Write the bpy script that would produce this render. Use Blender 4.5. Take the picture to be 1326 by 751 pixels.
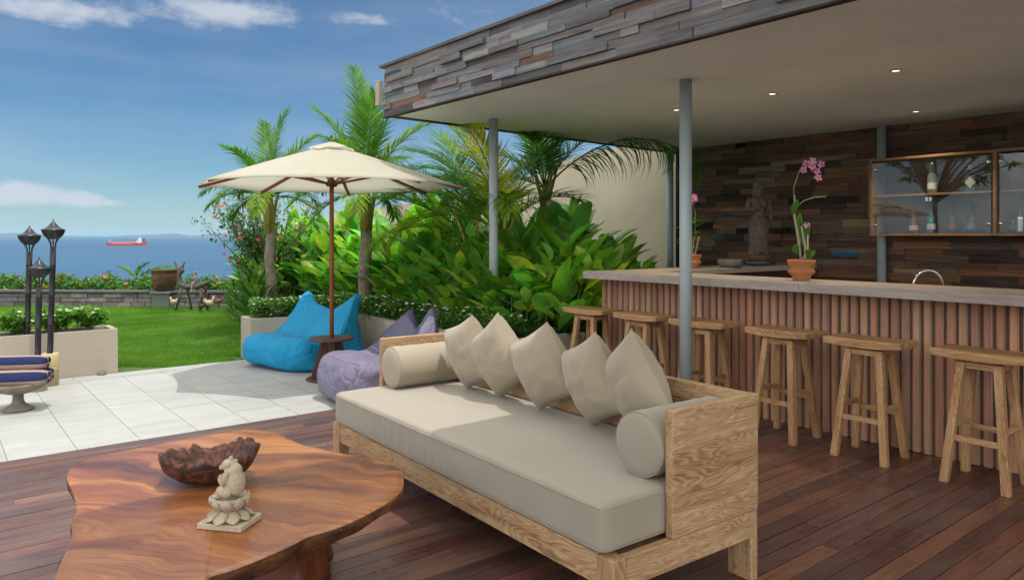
import bpy, bmesh, math, random
from mathutils import Vector, Matrix, noise as mnoise
random.seed(7)
R = math.radians
scene = bpy.context.scene
COL = scene.collection
for o in list(bpy.data.objects): bpy.data.objects.remove(o)

# ------------------------------------------------------------------ camera
W0, H0, F, HY, EYE = 1326.0, 751.0, 950.0, 305.0, 1.48
FWD = Vector((0.6248, 0.7809, 0)); RGT = Vector((0.7809, -0.6248, 0))
cam_d = bpy.data.cameras.new('camera'); cam = bpy.data.objects.new('camera', cam_d); COL.objects.link(cam)
cam.location = (0, 0, EYE); cam.rotation_euler = (R(90), 0, -math.atan2(FWD.x, FWD.y))
cam_d.sensor_width = 36; cam_d.lens = 36 * F / W0; cam_d.shift_y = -(H0 / 2 - HY) / W0
cam_d.clip_start = 0.05; cam_d.clip_end = 200000
scene.camera = cam
scene.render.resolution_x = 1024; scene.render.resolution_y = 579

def P(px, py, z):                    # point of the plane at height z seen at a photo pixel
    d = (EYE - z) * F / (py - HY); r = (px - W0 / 2) / F * d
    v = FWD * d + RGT * r; return Vector((v.x, v.y, z))
def PD(px, py, d):                   # point at distance d along the view axis
    v = FWD * d + RGT * ((px - W0 / 2) / F * d); return Vector((v.x, v.y, EYE + (HY - py) / F * d))

# ------------------------------------------------------------------ world, sun, exposure
SUNV = Vector((0.10, -0.59, 2.0)).normalized()
SUN_E, SKY_E, EXPO = 2.6, 0.14, 0.25
world = bpy.data.worlds.new('World'); scene.world = world; world.use_nodes = True
wt = world.node_tree; wt.nodes.clear()
def wn(t, **k):
    n = wt.nodes.new(t)
    for a, b in k.items(): setattr(n, a, b)
    return n
sky = wn('ShaderNodeTexSky', sky_type='NISHITA', sun_disc=False)
sky.sun_elevation = math.asin(SUNV.z); sky.sun_rotation = math.atan2(SUNV.x, SUNV.y)
sky.altitude = 30; sky.air_density = 1.0; sky.dust_density = 0.0; sky.ozone_density = 3.5
bg = wn('ShaderNodeBackground'); bg.inputs[1].default_value = SKY_E
wo = wn('ShaderNodeOutputWorld'); tc = wn('ShaderNodeTexCoord')
def pix_dir(px, py): return (FWD + RGT * ((px - W0/2)/F) + Vector((0,0,(HY-py)/F))).normalized()
def cloud_mask(px, py, ax, az, dens=1.0):
    c = pix_dir(px, py)
    s = wn('ShaderNodeVectorMath', operation='SUBTRACT'); wt.links.new(tc.outputs['Generated'], s.inputs[0]); s.inputs[1].default_value = c
    m = wn('ShaderNodeVectorMath', operation='MULTIPLY'); wt.links.new(s.outputs[0], m.inputs[0]); m.inputs[1].default_value = (1/ax, 1/ax, 1/az)
    l = wn('ShaderNodeVectorMath', operation='LENGTH'); wt.links.new(m.outputs[0], l.inputs[0])
    r = wn('ShaderNodeMapRange'); wt.links.new(l.outputs['Value'], r.inputs[0])
    r.inputs[1].default_value = 0.0; r.inputs[2].default_value = 1.0; r.inputs[3].default_value = dens; r.inputs[4].default_value = 0
    return r.outputs[0]
mask = None
for a in [(60, 10, .16, .034, 1.2), (290, 14, .20, .036, 1.15), (35, 252, .075, .026, 1.7), (95, 258, .06, .018, 1.5), (480, 24, .14, .022, .85), (620, 15, .14, .03, .7), (0, 256, .06, .02, 1.5), (140, 262, .05, .01, 1.0)]:
    o = cloud_mask(*a)
    if mask is None: mask = o
    else:
        mx = wn('ShaderNodeMath', operation='MAXIMUM'); wt.links.new(mask, mx.inputs[0]); wt.links.new(o, mx.inputs[1]); mask = mx.outputs[0]
mp = wn('ShaderNodeMapping'); mp.inputs['Scale'].default_value = (1, 1, 2.2); wt.links.new(tc.outputs['Generated'], mp.inputs[0])
nz = wn('ShaderNodeTexNoise'); nz.inputs['Scale'].default_value = 17; nz.inputs['Detail'].default_value = 9; nz.inputs['Roughness'].default_value = .6
wt.links.new(mp.outputs[0], nz.inputs['Vector'])
am = wn('ShaderNodeMath', operation='MULTIPLY_ADD'); wt.links.new(nz.outputs[0], am.inputs[0]); am.inputs[1].default_value = 1.7; am.inputs[2].default_value = -1.15
ad = wn('ShaderNodeMath', operation='ADD'); wt.links.new(am.outputs[0], ad.inputs[0]); wt.links.new(mask, ad.inputs[1])
cr = wn('ShaderNodeMapRange', interpolation_type='SMOOTHSTEP'); wt.links.new(ad.outputs[0], cr.inputs[0])
cr.inputs[1].default_value = .12; cr.inputs[2].default_value = .85; cr.inputs[4].default_value = .8
mp2 = wn('ShaderNodeMapping'); mp2.inputs['Scale'].default_value = (1, 1, 5); wt.links.new(tc.outputs['Generated'], mp2.inputs[0])
nz2 = wn('ShaderNodeTexNoise'); nz2.inputs['Scale'].default_value = 3.2; nz2.inputs['Detail'].default_value = 6; wt.links.new(mp2.outputs[0], nz2.inputs['Vector'])
th = wn('ShaderNodeMapRange'); wt.links.new(nz2.outputs[0], th.inputs[0]); th.inputs[1].default_value = .42; th.inputs[2].default_value = .8; th.inputs[4].default_value = .22
# bright broken cloud added out of view, overhead and behind, to fill the shade
sxyz = wn('ShaderNodeSeparateXYZ'); wt.links.new(tc.outputs['Generated'], sxyz.inputs[0])
e1 = wn('ShaderNodeMapRange', interpolation_type='SMOOTHSTEP'); wt.links.new(sxyz.outputs[2], e1.inputs[0]); e1.inputs[1].default_value = .38; e1.inputs[2].default_value = .62
dt = wn('ShaderNodeVectorMath', operation='DOT_PRODUCT'); wt.links.new(tc.outputs['Generated'], dt.inputs[0]); dt.inputs[1].default_value = tuple(-FWD)
e2 = wn('ShaderNodeMapRange', interpolation_type='SMOOTHSTEP'); wt.links.new(dt.outputs['Value'], e2.inputs[0]); e2.inputs[1].default_value = -.15; e2.inputs[2].default_value = .25
em = wn('ShaderNodeMath', operation='MAXIMUM'); wt.links.new(e1.outputs[0], em.inputs[0]); wt.links.new(e2.outputs[0], em.inputs[1])
cn_ = wn('ShaderNodeTexNoise'); cn_.inputs['Scale'].default_value = 2.6; cn_.inputs['Detail'].default_value = 8; wt.links.new(tc.outputs['Generated'], cn_.inputs['Vector'])
cm_ = wn('ShaderNodeMapRange', interpolation_type='SMOOTHSTEP'); wt.links.new(cn_.outputs[0], cm_.inputs[0]); cm_.inputs[1].default_value = .34; cm_.inputs[2].default_value = .52
cp = wn('ShaderNodeMath', operation='MULTIPLY'); wt.links.new(em.outputs[0], cp.inputs[0]); wt.links.new(cm_.outputs[0], cp.inputs[1])
mxb = wn('ShaderNodeMath', operation='MAXIMUM'); wt.links.new(cr.outputs[0], mxb.inputs[0]); wt.links.new(th.outputs[0], mxb.inputs[1])
mxa = wn('ShaderNodeMath', operation='MAXIMUM'); wt.links.new(mxb.outputs[0], mxa.inputs[0]); wt.links.new(cp.outputs[0], mxa.inputs[1])
cb = wn('ShaderNodeMixRGB'); wt.links.new(em.outputs[0], cb.inputs[0]); cb.inputs[1].default_value = (4.1, 4.3, 4.7, 1); cb.inputs[2].default_value = (15.5, 15, 14.2, 1)
mix = wn('ShaderNodeMixRGB'); wt.links.new(mxa.outputs[0], mix.inputs[0]); skm = wn('ShaderNodeMixRGB', blend_type='MULTIPLY'); skm.inputs[0].default_value = 1; wt.links.new(sky.outputs[0], skm.inputs[1]); skm.inputs[2].default_value = (.34, .47, .55, 1); wt.links.new(skm.outputs[0], mix.inputs[1]); wt.links.new(cb.outputs[0], mix.inputs[2])
wt.links.new(mix.outputs[0], bg.inputs[0]); wt.links.new(bg.outputs[0], wo.inputs[0])

sun_d = bpy.data.lights.new('sun', 'SUN'); sun_d.energy = SUN_E; sun_d.angle = R(0.6); sun_d.color = (1, .955, .88)
sun = bpy.data.objects.new('sun', sun_d); COL.objects.link(sun); sun.location = (0, 0, 40)
sun.rotation_euler = SUNV.to_track_quat('Z', 'Y').to_euler()
vs = scene.view_settings; vs.view_transform = 'Standard'; vs.look = 'None'; vs.exposure = EXPO; vs.gamma = 1; vs.use_curve_mapping = False

# ------------------------------------------------------------------ mesh helpers
class MB:
    def __init__(s): s.v = []; s.f = []; s.c = []; s.cur = (1, 1, 1); s.hascol = False
    def col(s, c): s.cur = tuple(c[:3]); s.hascol = True
    def av(s, p): s.v.append(tuple(p)); s.c.append(s.cur); return len(s.v) - 1
    def quad(s, pts): s.f.append([s.av(p) for p in pts])
    def box(s, lo, hi, M=None, jit=0):
        x0, y0, z0 = lo; x1, y1, z1 = hi
        ps = [(x0,y0,z0),(x1,y0,z0),(x1,y1,z0),(x0,y1,z0),(x0,y0,z1),(x1,y0,z1),(x1,y1,z1),(x0,y1,z1)]
        if M: ps = [M @ Vector(p) for p in ps]
        if jit: ps = [tuple(q + random.uniform(-jit, jit) for q in p) for p in ps]
        b = len(s.v)
        for p in ps: s.av(p)
        for f in ((0,3,2,1),(4,5,6,7),(0,1,5,4),(1,2,6,5),(2,3,7,6),(3,0,4,7)): s.f.append([b + i for i in f])
    def hexa(s, ps):
        b = len(s.v)
        for p in ps: s.av(p)
        for f in ((0,3,2,1),(4,5,6,7),(0,1,5,4),(1,2,6,5),(2,3,7,6),(3,0,4,7)): s.f.append([b + i for i in f])
    def beam(s, a, b, w, h, w2=None, h2=None, up=(0,0,1), roll=0):   # rectangular bar from a to b
        a = Vector(a); b = Vector(b); d = (b - a).normalized(); u = Vector(up)
        if abs(d.dot(u)) > .98: u = Vector((0, 1, 0))
        sx = d.cross(u).normalized(); sz = sx.cross(d).normalized()
        w2 = w if w2 is None else w2; h2 = h if h2 is None else h2
        ps = []
        for (c, ww, hh) in ((a, w, h), (b, w2, h2)):
            for i, j in ((-1,-1),(1,-1),(1,1),(-1,1)): ps.append(c + sx * (i * ww / 2) + sz * (j * hh / 2))
        s.hexa(ps)
    def tube(s, pts, rad, n=8, cap=True, jit=0):
        pts = [Vector(p) for p in pts]; m = len(pts)
        if not hasattr(rad, '__len__'): rad = [rad] * m
        rings = []; prev = None
        for i, p in enumerate(pts):
            d = (pts[min(i+1, m-1)] - pts[max(i-1, 0)]).normalized()
            u = prev if prev is not None else (Vector((0,0,1)) if abs(d.z) < .9 else Vector((1,0,0)))
            sx = d.cross(u)
            if sx.length < 1e-5: sx = d.cross(Vector((0,1,0)))
            sx.normalize(); sy = sx.cross(d).normalized(); prev = sy
            ring = []
            for k in range(n):
                a = 2 * math.pi * k / n; rr = rad[i] * (1 + random.uniform(-jit, jit))
                ring.append(s.av(p + sx * math.cos(a) * rr + sy * math.sin(a) * rr))
            rings.append(ring)
        for i in range(m - 1):
            for k in range(n): s.f.append([rings[i][k], rings[i][(k+1)%n], rings[i+1][(k+1)%n], rings[i+1][k]])
        if cap: s.f.append(rings[0][::-1]); s.f.append(rings[-1])
    def lathe(s, prof, c=(0,0,0), n=24, cap=True, wob=0, M=None):
        rings = []
        for (r, z) in prof:
            ring = []
            for k in range(n):
                a = 2 * math.pi * k / n; rr = r * (1 + wob * math.sin(3*a + z*20))
                p = Vector((rr * math.cos(a), rr * math.sin(a), z))
                if M: p = M @ p
                ring.append(s.av(p + Vector(c)))
            rings.append(ring)
        for i in range(len(prof) - 1):
            for k in range(n): s.f.append([rings[i][k], rings[i][(k+1)%n], rings[i+1][(k+1)%n], rings[i+1][k]])
        if cap: s.f.append(rings[0][::-1]); s.f.append(rings[-1])
    def leaf(s, base, d, up, L, w, curl=.3, fold=.25, n=4, shape=None, wave=0):
        d = Vector(d).normalized(); side = d.cross(Vector(up))
        if side.length < 1e-4: side = d.cross(Vector((1, 0, 0)))
        side.normalize(); nrm = side.cross(d).normalized(); p = Vector(base); prev = None
        for i in range(n + 1):
            t = i / n
            ww = w * (shape(t) if shape else max(.02, math.sin(math.pi * min(1, t * .93 + .07)) ** .8))
            if i == n: ww = w * .03
            lift = nrm * (ww * fold + (math.sin(t * 19) * wave * ww if wave else 0))
            a = s.av(p - side * ww * .5 + lift); b = s.av(p); c = s.av(p + side * ww * .5 + lift)
            if prev: s.f.append([prev[0], prev[1], b, a]); s.f.append([prev[1], prev[2], c, b])
            prev = (a, b, c)
            ang = -curl / n
            q = Matrix.Rotation(ang, 3, side); d = q @ d; nrm = q @ nrm; p = p + d * (L / n)
    def build(s, name, mat, parent=None, smooth=False, loc=None, bevel=0, sub=0):
        me = bpy.data.meshes.new(name); me.from_pydata(s.v, [], s.f)
        if s.hascol:
            ca = me.color_attributes.new('tint', 'FLOAT_COLOR', 'POINT')
            ca.data.foreach_set('color', [q for c in s.c for q in (*c, 1)])
        if smooth: me.polygons.foreach_set('use_smooth', [True] * len(me.polygons))
        me.materials.append(mat); me.update()
        o = bpy.data.objects.new(name, me); COL.objects.link(o)
        if parent: o.parent = parent
        if loc: o.location = loc
        if bevel:
            m = o.modifiers.new('bevel', 'BEVEL'); m.width = bevel; m.segments = 2; m.limit_method = 'ANGLE'; m.angle_limit = R(35)
            if smooth is False:
                me.polygons.foreach_set('use_smooth', [False] * len(me.polygons))
        if sub: m = o.modifiers.new('sub', 'SUBSURF'); m.levels = sub; m.render_levels = sub
        return o
def tag(o, label=None, cat=None, group=None, kind=None):
    if label: o['label'] = label
    if cat: o['category'] = cat
    if group: o['group'] = group
    if kind: o['kind'] = kind
    return o
def empty(name, loc=(0,0,0), rz=0, label=None, cat=None, group=None):
    o = bpy.data.objects.new(name, None); COL.objects.link(o); o.location = loc; o.rotation_euler = (0, 0, rz); o.empty_display_size = .2
    return tag(o, label, cat, group)
KIDS = {}
def copy_tree(o, parent=None):
    c = o.copy(); COL.objects.link(c)
    if parent: c.parent = parent
    for ch in [x for x in bpy.data.objects if x.parent == o]: copy_tree(ch, c)
    return c
def blob(name, els, mat, parent=None, vox=.004, smooth_it=6):
    """one continuous carved surface grown from overlapping ellipsoids (x, y, z, rx, ry, rz[, tilt about y])"""
    mb = MB()
    for e in els:
        x, y, z, a, b, c = e[:6]; T = Matrix.Translation((x, y, z)) @ Matrix.Rotation(R(e[6]) if len(e) > 6 else 0, 4, 'Y') @ Matrix.Diagonal((a, b, c, 1))
        prof = [(max(.02, math.sin(math.pi * i / 10)), -math.cos(math.pi * i / 10)) for i in range(11)]; mb.lathe(prof, n=16, M=T)
    o = mb.build(name, mat, parent, smooth=True)
    bm = bmesh.new(); bm.from_mesh(o.data); bmesh.ops.recalc_face_normals(bm, faces=bm.faces); bm.to_mesh(o.data); bm.free()
    m = o.modifiers.new('remesh', 'REMESH'); m.mode = 'VOXEL'; m.voxel_size = vox; m.use_smooth_shade = True
    m = o.modifiers.new('smooth', 'SMOOTH'); m.factor = .5; m.iterations = smooth_it
    return o
def struct(o): o['kind'] = 'structure'; return o
def pick(pal): return random.choice(pal)
def jitc(c, a=.15):
    k = 1 + random.uniform(-a, a); return tuple(max(0, q * k * (1 + random.uniform(-.04, .04))) for q in c[:3])

# ------------------------------------------------------------------ material helpers
class NT:
    def __init__(s, name):
        s.m = bpy.data.materials.new(name); s.m.use_nodes = True; s.t = s.m.node_tree
        s.b = s.t.nodes['Principled BSDF']; s.out = s.t.nodes['Material Output']
    def n(s, t, **k):
        nd = s.t.nodes.new(t)
        for a, b in k.items(): setattr(nd, a, b)
        return nd
    def l(s, a, b): s.t.links.new(a, b)
    def coord(s, scale=(1,1,1), kind='Object', rand=0, loc=(0,0,0), rot=(0,0,0)):
        c = s.n('ShaderNodeTexCoord'); m = s.n('ShaderNodeMapping'); m.inputs['Scale'].default_value = scale
        m.inputs['Location'].default_value = loc; m.inputs['Rotation'].default_value = rot
        s.l(c.outputs[kind], m.inputs[0])
        if rand:
            oi = s.n('ShaderNodeObjectInfo'); mu = s.n('ShaderNodeMath', operation='MULTIPLY'); mu.inputs[1].default_value = rand
            s.l(oi.outputs['Random'], mu.inputs[0]); ad = s.n('ShaderNodeVectorMath', operation='ADD')
            s.l(m.outputs[0], ad.inputs[0]); s.l(mu.outputs[0], ad.inputs[1]); return ad.outputs[0]
        return m.outputs[0]
    def noise(s, vec, scale, detail=4, rough=.55, dist=0):
        n = s.n('ShaderNodeTexNoise'); n.inputs['Scale'].default_value = scale; n.inputs['Detail'].default_value = detail
        n.inputs['Roughness'].default_value = rough; n.inputs['Distortion'].default_value = dist
        if vec is not None: s.l(vec, n.inputs['Vector'])
        return n.outputs[0]
    def ramp(s, fac, stops, interp='LINEAR'):
        r = s.n('ShaderNodeValToRGB'); e = r.color_ramp.elements; r.color_ramp.interpolation = interp
        while len(e) < len(stops): e.new(.5)
        for i, (p, c) in enumerate(stops):
            e[i].position = p; e[i].color = (*c, 1) if hasattr(c, '__len__') else (c, c, c, 1)
        s.l(fac, r.inputs[0]); return r.outputs[0]
    def mix(s, fac, a, b, mode='MIX'):
        m = s.n('ShaderNodeMixRGB', blend_type=mode)
        for i, x in ((0, fac), (1, a), (2, b)):
            if isinstance(x, (int, float)): m.inputs[i].default_value = x if i == 0 else (x, x, x, 1)
            elif isinstance(x, tuple): m.inputs[i].default_value = (*x[:3], 1)
            else: s.l(x, m.inputs[i])
        return m.outputs[0]
    def attr(s, name='tint'):
        a = s.n('ShaderNodeAttribute'); a.attribute_name = name; return a.outputs['Color']
    def bump(s, h, strength=.3, dist=.01):
        b = s.n('ShaderNodeBump'); b.inputs['Strength'].default_value = strength; b.inputs['Distance'].default_value = dist
        s.l(h, b.inputs['Height']); s.l(b.outputs[0], s.b.inputs['Normal']); return b.outputs[0]
    def setc(s, c):
        if isinstance(c, tuple): s.b.inputs['Base Color'].default_value = (*c[:3], 1)
        else: s.l(c, s.b.inputs['Base Color'])
    def rough(s, r):
        if isinstance(r, (int, float)): s.b.inputs['Roughness'].default_value = r
        else: s.l(r, s.b.inputs['Roughness'])

def plain(name, c, rough=.6, var=.12, scale=6, bump=.15, metal=0, bscale=60, coat=0, bdist=.004):
    t = NT(name); v = t.coord(rand=7)
    n = t.noise(v, scale, 5, .6); t.setc(t.mix(t.ramp(n, [(.3, 0.0), (.7, 1.0)]), tuple(q * (1 - var) for q in c), tuple(min(1, q * (1 + var)) for q in c)))
    t.rough(rough); t.b.inputs['Metallic'].default_value = metal
    if coat: t.b.inputs['Coat Weight'].default_value = coat
    if bump: t.bump(t.noise(v, bscale, 4), bump, bdist)
    return t.m
def wood(name, cs, axis='y', scale=1.0, rough=.55, grain=1.0, tint=False, bump=.4, rand=9, spec=.4, wavew=.6):
    """cs: dark, mid, light. Grain runs along axis."""
    t = NT(name); k = {'x': (.08, 1, 1), 'y': (1, .08, 1), 'z': (1, 1, .08)}[axis]
    v = t.coord(tuple(q * scale for q in k), rand=rand)
    warp = t.noise(v, 2.2, 3, .5)
    big = t.noise(v, 7, 4, .6, 1.2)
    k2 = {'x': (.13, 1, 1), 'y': (1, .13, 1), 'z': (1, 1, .13)}[axis]
    ln = t.noise(t.coord(tuple(q * scale for q in k2), rand=rand), 4.2, 3, .5, .5)
    r1 = t.n('ShaderNodeMath', operation='MULTIPLY'); t.l(ln, r1.inputs[0]); r1.inputs[1].default_value = 210
    r2 = t.n('ShaderNodeMath', operation='SINE'); t.l(r1.outputs[0], r2.inputs[0])
    r3 = t.n('ShaderNodeMath', operation='MULTIPLY_ADD'); t.l(r2.outputs[0], r3.inputs[0]); r3.inputs[1].default_value = .5; r3.inputs[2].default_value = .5
    fine = t.noise(v, 60, 3, .7)
    f = t.mix(wavew * .36, big, r3.outputs[0]); f = t.mix(.25 * grain, f, fine)
    c = t.ramp(f, [(.24, cs[0]), (.44, cs[1]), (.68, cs[2])])
    patch = t.noise(t.coord((1,1,1), rand=rand), 2.5, 3)
    c = t.mix(t.ramp(patch, [(.35, 0.0), (.7, .35)]), c, tuple(q * .72 for q in cs[1]))
    if tint: c = t.mix(1.0, c, t.attr(), 'MULTIPLY')
    t.setc(c); t.rough(t.ramp(fine, [(.3, rough - .08), (.7, rough + .12)])); t.b.inputs['Specular IOR Level'].default_value = spec
    t.bump(f, bump, .004); return t.m
def planks(name, rough=.6, axis='y', grain=(.35, 1.15), bump=.5, spec=.4, wet=0):
    """tint-coloured boards with weathered streaks along axis"""
    t = NT(name); k = {'x': (.05, 1, 1), 'y': (1, .05, 1)}[axis]
    v = t.coord(k, kind='Object'); base = t.attr()
    st = t.noise(v, 45, 5, .7, .6); bl = t.noise(t.coord(tuple(.35 + .65*q for q in k)), 3.2, 5, .65, .5)
    c = t.mix(1.0, base, t.ramp(st, [(.28, grain[0]), (.62, grain[1])]), 'MULTIPLY')
    c = t.mix(t.ramp(bl, [(.42, 0.0), (.72, .6)]), c, t.mix(.4, c, (.2, .18, .165)))
    t.setc(c)
    rr = t.noise(t.coord((.5,.5,.5)), 4, 5, .7)
    t.rough(t.ramp(rr, [(.3, rough - .18), (.7, rough + .14)])); t.b.inputs['Specular IOR Level'].default_value = spec
    t.bump(st, bump, .003); return t.m
def leafmat(name, cs, rough=.45, trans=.35, scale=3, tint=False, spec=.4):
    t = NT(name); v = t.coord(rand=11, kind='Object'); n = t.noise(v, scale, 4, .6)
    c = t.ramp(n, [(.3, cs[0]), (.5, cs[1]), (.72, cs[2])])
    if tint: c = t.mix(1.0, c, t.attr(), 'MULTIPLY')
    t.setc(c); t.rough(rough); t.b.inputs['Specular IOR Level'].default_value = spec
    tr = t.n('ShaderNodeBsdfTranslucent'); bc = t.mix(1.0, c, (1.5, 1.6, .6), 'MULTIPLY'); t.l(bc, tr.inputs[0])
    mx = t.n('ShaderNodeMixShader'); mx.inputs[0].default_value = trans
    t.l(t.b.outputs[0], mx.inputs[1]); t.l(tr.outputs[0], mx.inputs[2]); t.l(mx.outputs[0], t.out.inputs[0])
    return t.m
def fabric(name, c, rough=.85, weave=700, var=.06, sheen=.2, wr=.25, wrs=5, trans=0):
    t = NT(name); v = t.coord(rand=5)
    n = t.noise(v, 4, 4); cc = t.mix(n, tuple(q*(1-var) for q in c), tuple(q*(1+var) for q in c)); t.setc(cc); t.rough(rough)
    t.b.inputs['Sheen Weight'].default_value = sheen
    a = t.noise(t.coord((1, 1, 1)), weave, 2); w = t.noise(v, wrs, 5, .6, 1.5)
    m = t.mix(.12, w, a); t.bump(m, wr, .03)
    if trans:
        tr = t.n('ShaderNodeBsdfTranslucent'); t.l(cc, tr.inputs[0]); mx = t.n('ShaderNodeMixShader'); mx.inputs[0].default_value = trans
        t.l(t.b.outputs[0], mx.inputs[1]); t.l(tr.outputs[0], mx.inputs[2]); t.l(mx.outputs[0], t.out.inputs[0])
    return t.m

M = {}
M['deck'] = planks('deck_wood', rough=.36, axis='x', grain=(.42, 1.2), bump=.35, spec=.42)
M['cladding'] = planks('reclaimed_wood', rough=.8, axis='y', grain=(.3, 1.2), bump=.8, spec=.2)
M['fascia'] = planks('weathered_fascia', rough=.85, axis='y', grain=(.45, 1.1), bump=.8, spec=.2)
M['batten'] = planks('batten_wood', rough=.7, axis='y', grain=(.7, 1.1), bump=.3, spec=.25)
TEAK = ((.10, .046, .018), (.34, .205, .105), (.54, .39, .235))
M['teak_x'] = wood('teak_x', TEAK, 'x', 1.7); M['teak_y'] = wood('teak_y', TEAK, 'y', 1.7); M['teak_z'] = wood('teak_z', TEAK, 'z', 1.7)
STK = ((.12, .055, .02), (.38, .21, .095), (.56, .37, .19))
M['stool_y'] = wood('stool_y', STK, 'y', 1.3); M['stool_z'] = wood('stool_z', STK, 'z', 1.6); M['stool_x'] = wood('stool_x', STK, 'x', 1.6)
M['counter'] = wood('counter_wood', ((.20, .165, .145), (.34, .29, .26), (.45, .40, .36)), 'y', 1.0, rough=.6, bump=.25)
M['counter_x'] = wood('counter_wood_x', ((.20, .165, .145), (.34, .29, .26), (.45, .40, .36)), 'x', 1.0, rough=.6, bump=.25)
M['cabinet'] = wood('cabinet_wood', ((.12, .06, .03), (.28, .16, .08), (.40, .25, .14)), 'y', 1.2)
M['pole_wood'] = wood('pole_wood', ((.10, .022, .008), (.22, .055, .02), (.30, .09, .035)), 'z', 1.5, rough=.4)
M['dark_wood'] = wood('dark_wood', ((.035, .012, .01), (.08, .03, .022), (.13, .05, .038)), 'z', 1.5, rough=.5)
M['plaster'] = plain('ceiling_plaster', (.79, .85, .845), .9, .05, 1.5, .12, bscale=8)
M['wall'] = plain('garden_wall_plaster', (.52, .46, .335), .9, .10, 1.2, .25, bscale=14)
M['planter'] = plain('planter_render', (.36, .32, .26), .85, .08, 2.5, .2, bscale=30)
M['steel_paint'] = plain('column_paint', (.36, .43, .45), .45, .05, 2, .05)
M['soil'] = plain('soil', (.035, .025, .018), .95, .4, 20, .8, bscale=40, bdist=.03)
M['terracotta'] = plain('terracotta', (.42, .16, .06), .75, .18, 9, .3)
M['black'] = plain('black_metal', (.018, .015, .02), .35, .3, 8, .1, metal=.3)
M['chrome'] = plain('chrome', (.7, .7, .7), .15, .03, 5, 0, metal=1)
M['stonefig'] = plain('grey_stone_figure', (.15, .135, .125), .9, .25, 14, .6, bdist=.01)
M['sandstone'] = plain('sandstone', (.42, .35, .26), .9, .15, 18, .6, bscale=90, bdist=.006)
M['cream_cloth'] = fabric('cream_canvas', (.56, .54, .43), .9, trans=.42, wr=.2, wrs=3)
M['mattress'] = fabric('mattress_cloth', (.285, .255, .205), wr=.10, wrs=4)
M['pillow'] = fabric('pillow_cloth', (.315, .27, .20), wr=.16, wrs=3.5)
def bagmat(name, c):
    t = NT(name); v = t.coord(rand=5); n = t.noise(v, 3, 4); t.setc(t.mix(n, tuple(q * .85 for q in c), tuple(q * 1.15 for q in c))); t.rough(.8)
    w = t.noise(v, 2.4, 2, .5, 1.6); a = t.n('ShaderNodeMath', operation='SUBTRACT'); t.l(w, a.inputs[0]); a.inputs[1].default_value = .5
    b = t.n('ShaderNodeMath', operation='ABSOLUTE'); t.l(a.outputs[0], b.inputs[0]); r = t.ramp(b.outputs[0], [(0.0, 0.0), (.07, .8), (.2, 1.0)])
    w2 = t.noise(v, 9, 4, .6, 2.5); a2 = t.n('ShaderNodeMath', operation='SUBTRACT'); t.l(w2, a2.inputs[0]); a2.inputs[1].default_value = .5
    b2 = t.n('ShaderNodeMath', operation='ABSOLUTE'); t.l(a2.outputs[0], b2.inputs[0]); r2 = t.ramp(b2.outputs[0], [(0.0, 0.0), (.1, .9), (.2, 1.0)])
    t.bump(t.mix(.12, r, r2), .3, .04); return t.m
M['blue_bag'] = bagmat('blue_canvas', (.001, .24, .47))
M['lilac_bag'] = bagmat('lilac_canvas', (.17, .155, .235))
M['lilac_bag_shaded'] = bagmat('lilac_canvas_shaded', (.055, .055, .10))  # darkened lilac: shade on the bag's back put into the colour

# ------------------------------------------------------------------ STRUCTURE: land, sea, hills
def sheet(name, poly, z, mat, thick=0):
    mb = MB(); n = len(poly)
    t = [mb.av((x, y, z)) for x, y in poly]; mb.f.append(t)
    if thick:
        b = [mb.av((x, y, z - thick)) for x, y in poly]
        for i in range(n): mb.f.append([t[i], b[i], b[(i+1)%n], t[(i+1)%n]])
    return struct(mb.build(name, mat))
t = NT('earth'); v = t.coord(); t.setc(t.ramp(t.noise(v, .8, 6), [(.3, (.05, .06, .02)), (.7, (.11, .09, .05))])); t.rough(.95); M['earth'] = t.m
sheet('ground', [(-40, -40), (60, -40), (60, 12), (26, 18), (8, 17), (5.6, 16.2), (-3, 23.5), (-40, 45)], -.16, M['earth'], 30)
t = NT('sea_water'); v = t.coord((1,1,1))
t.setc(t.mix(t.ramp(t.noise(t.coord((.0012, .004, 1), rot=(0,0,R(-39))), 1, 6, .6), [(.35, 0.0), (.7, 1.0)]), (.006, .055, .125), (.016, .09, .18)))
t.rough(.42); t.b.inputs['Specular IOR Level'].default_value = .35
t.bump(t.noise(t.coord((.12,.12,.12)), 1, 6, .65), .5, .6); M['sea'] = t.m
sheet('sea', [(-60000, -60000), (60000, -60000), (60000, 60000), (-60000, 60000)], -30, M['sea'])
t = NT('forest_hill'); t.setc(t.ramp(t.noise(t.coord(), .003, 5), [(.3, (.03, .06, .03)), (.7, (.07, .09, .05))])); t.rough(.95); M['hill'] = t.m
def hills(pxa, pxb, top, d, seed):
    mb = MB(); n = 60; prev = None
    for i in range(n + 1):
        u = i / n; px = pxa + (pxb - pxa) * u
        h = (HY - top) / F * d + 31; h *= (math.sin(math.pi * u) ** .6) * (.75 + .5 * mnoise.noise(Vector((u * 6, seed, 0)))) + .02
        row = []
        for (dd, hh) in ((d - 900, 0), (d - 300, .7), (d, 1), (d + 900, .5), (d + 1700, 0)):
            p = PD(px, HY, dd); row.append(mb.av((p.x, p.y, -31 + (h + 1) * hh)))
        if prev:
            for k in range(4): mb.f.append([prev[k], prev[k+1], row[k+1], row[k]])
        prev = row
    return struct(mb.build('hills', M['hill'], smooth=True))
hills(-300, 128, 300.5, 12500, 3); hills(138, 330, 302.0, 13500, 8); hills(250, 560, 303.4, 14500, 5)

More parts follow.
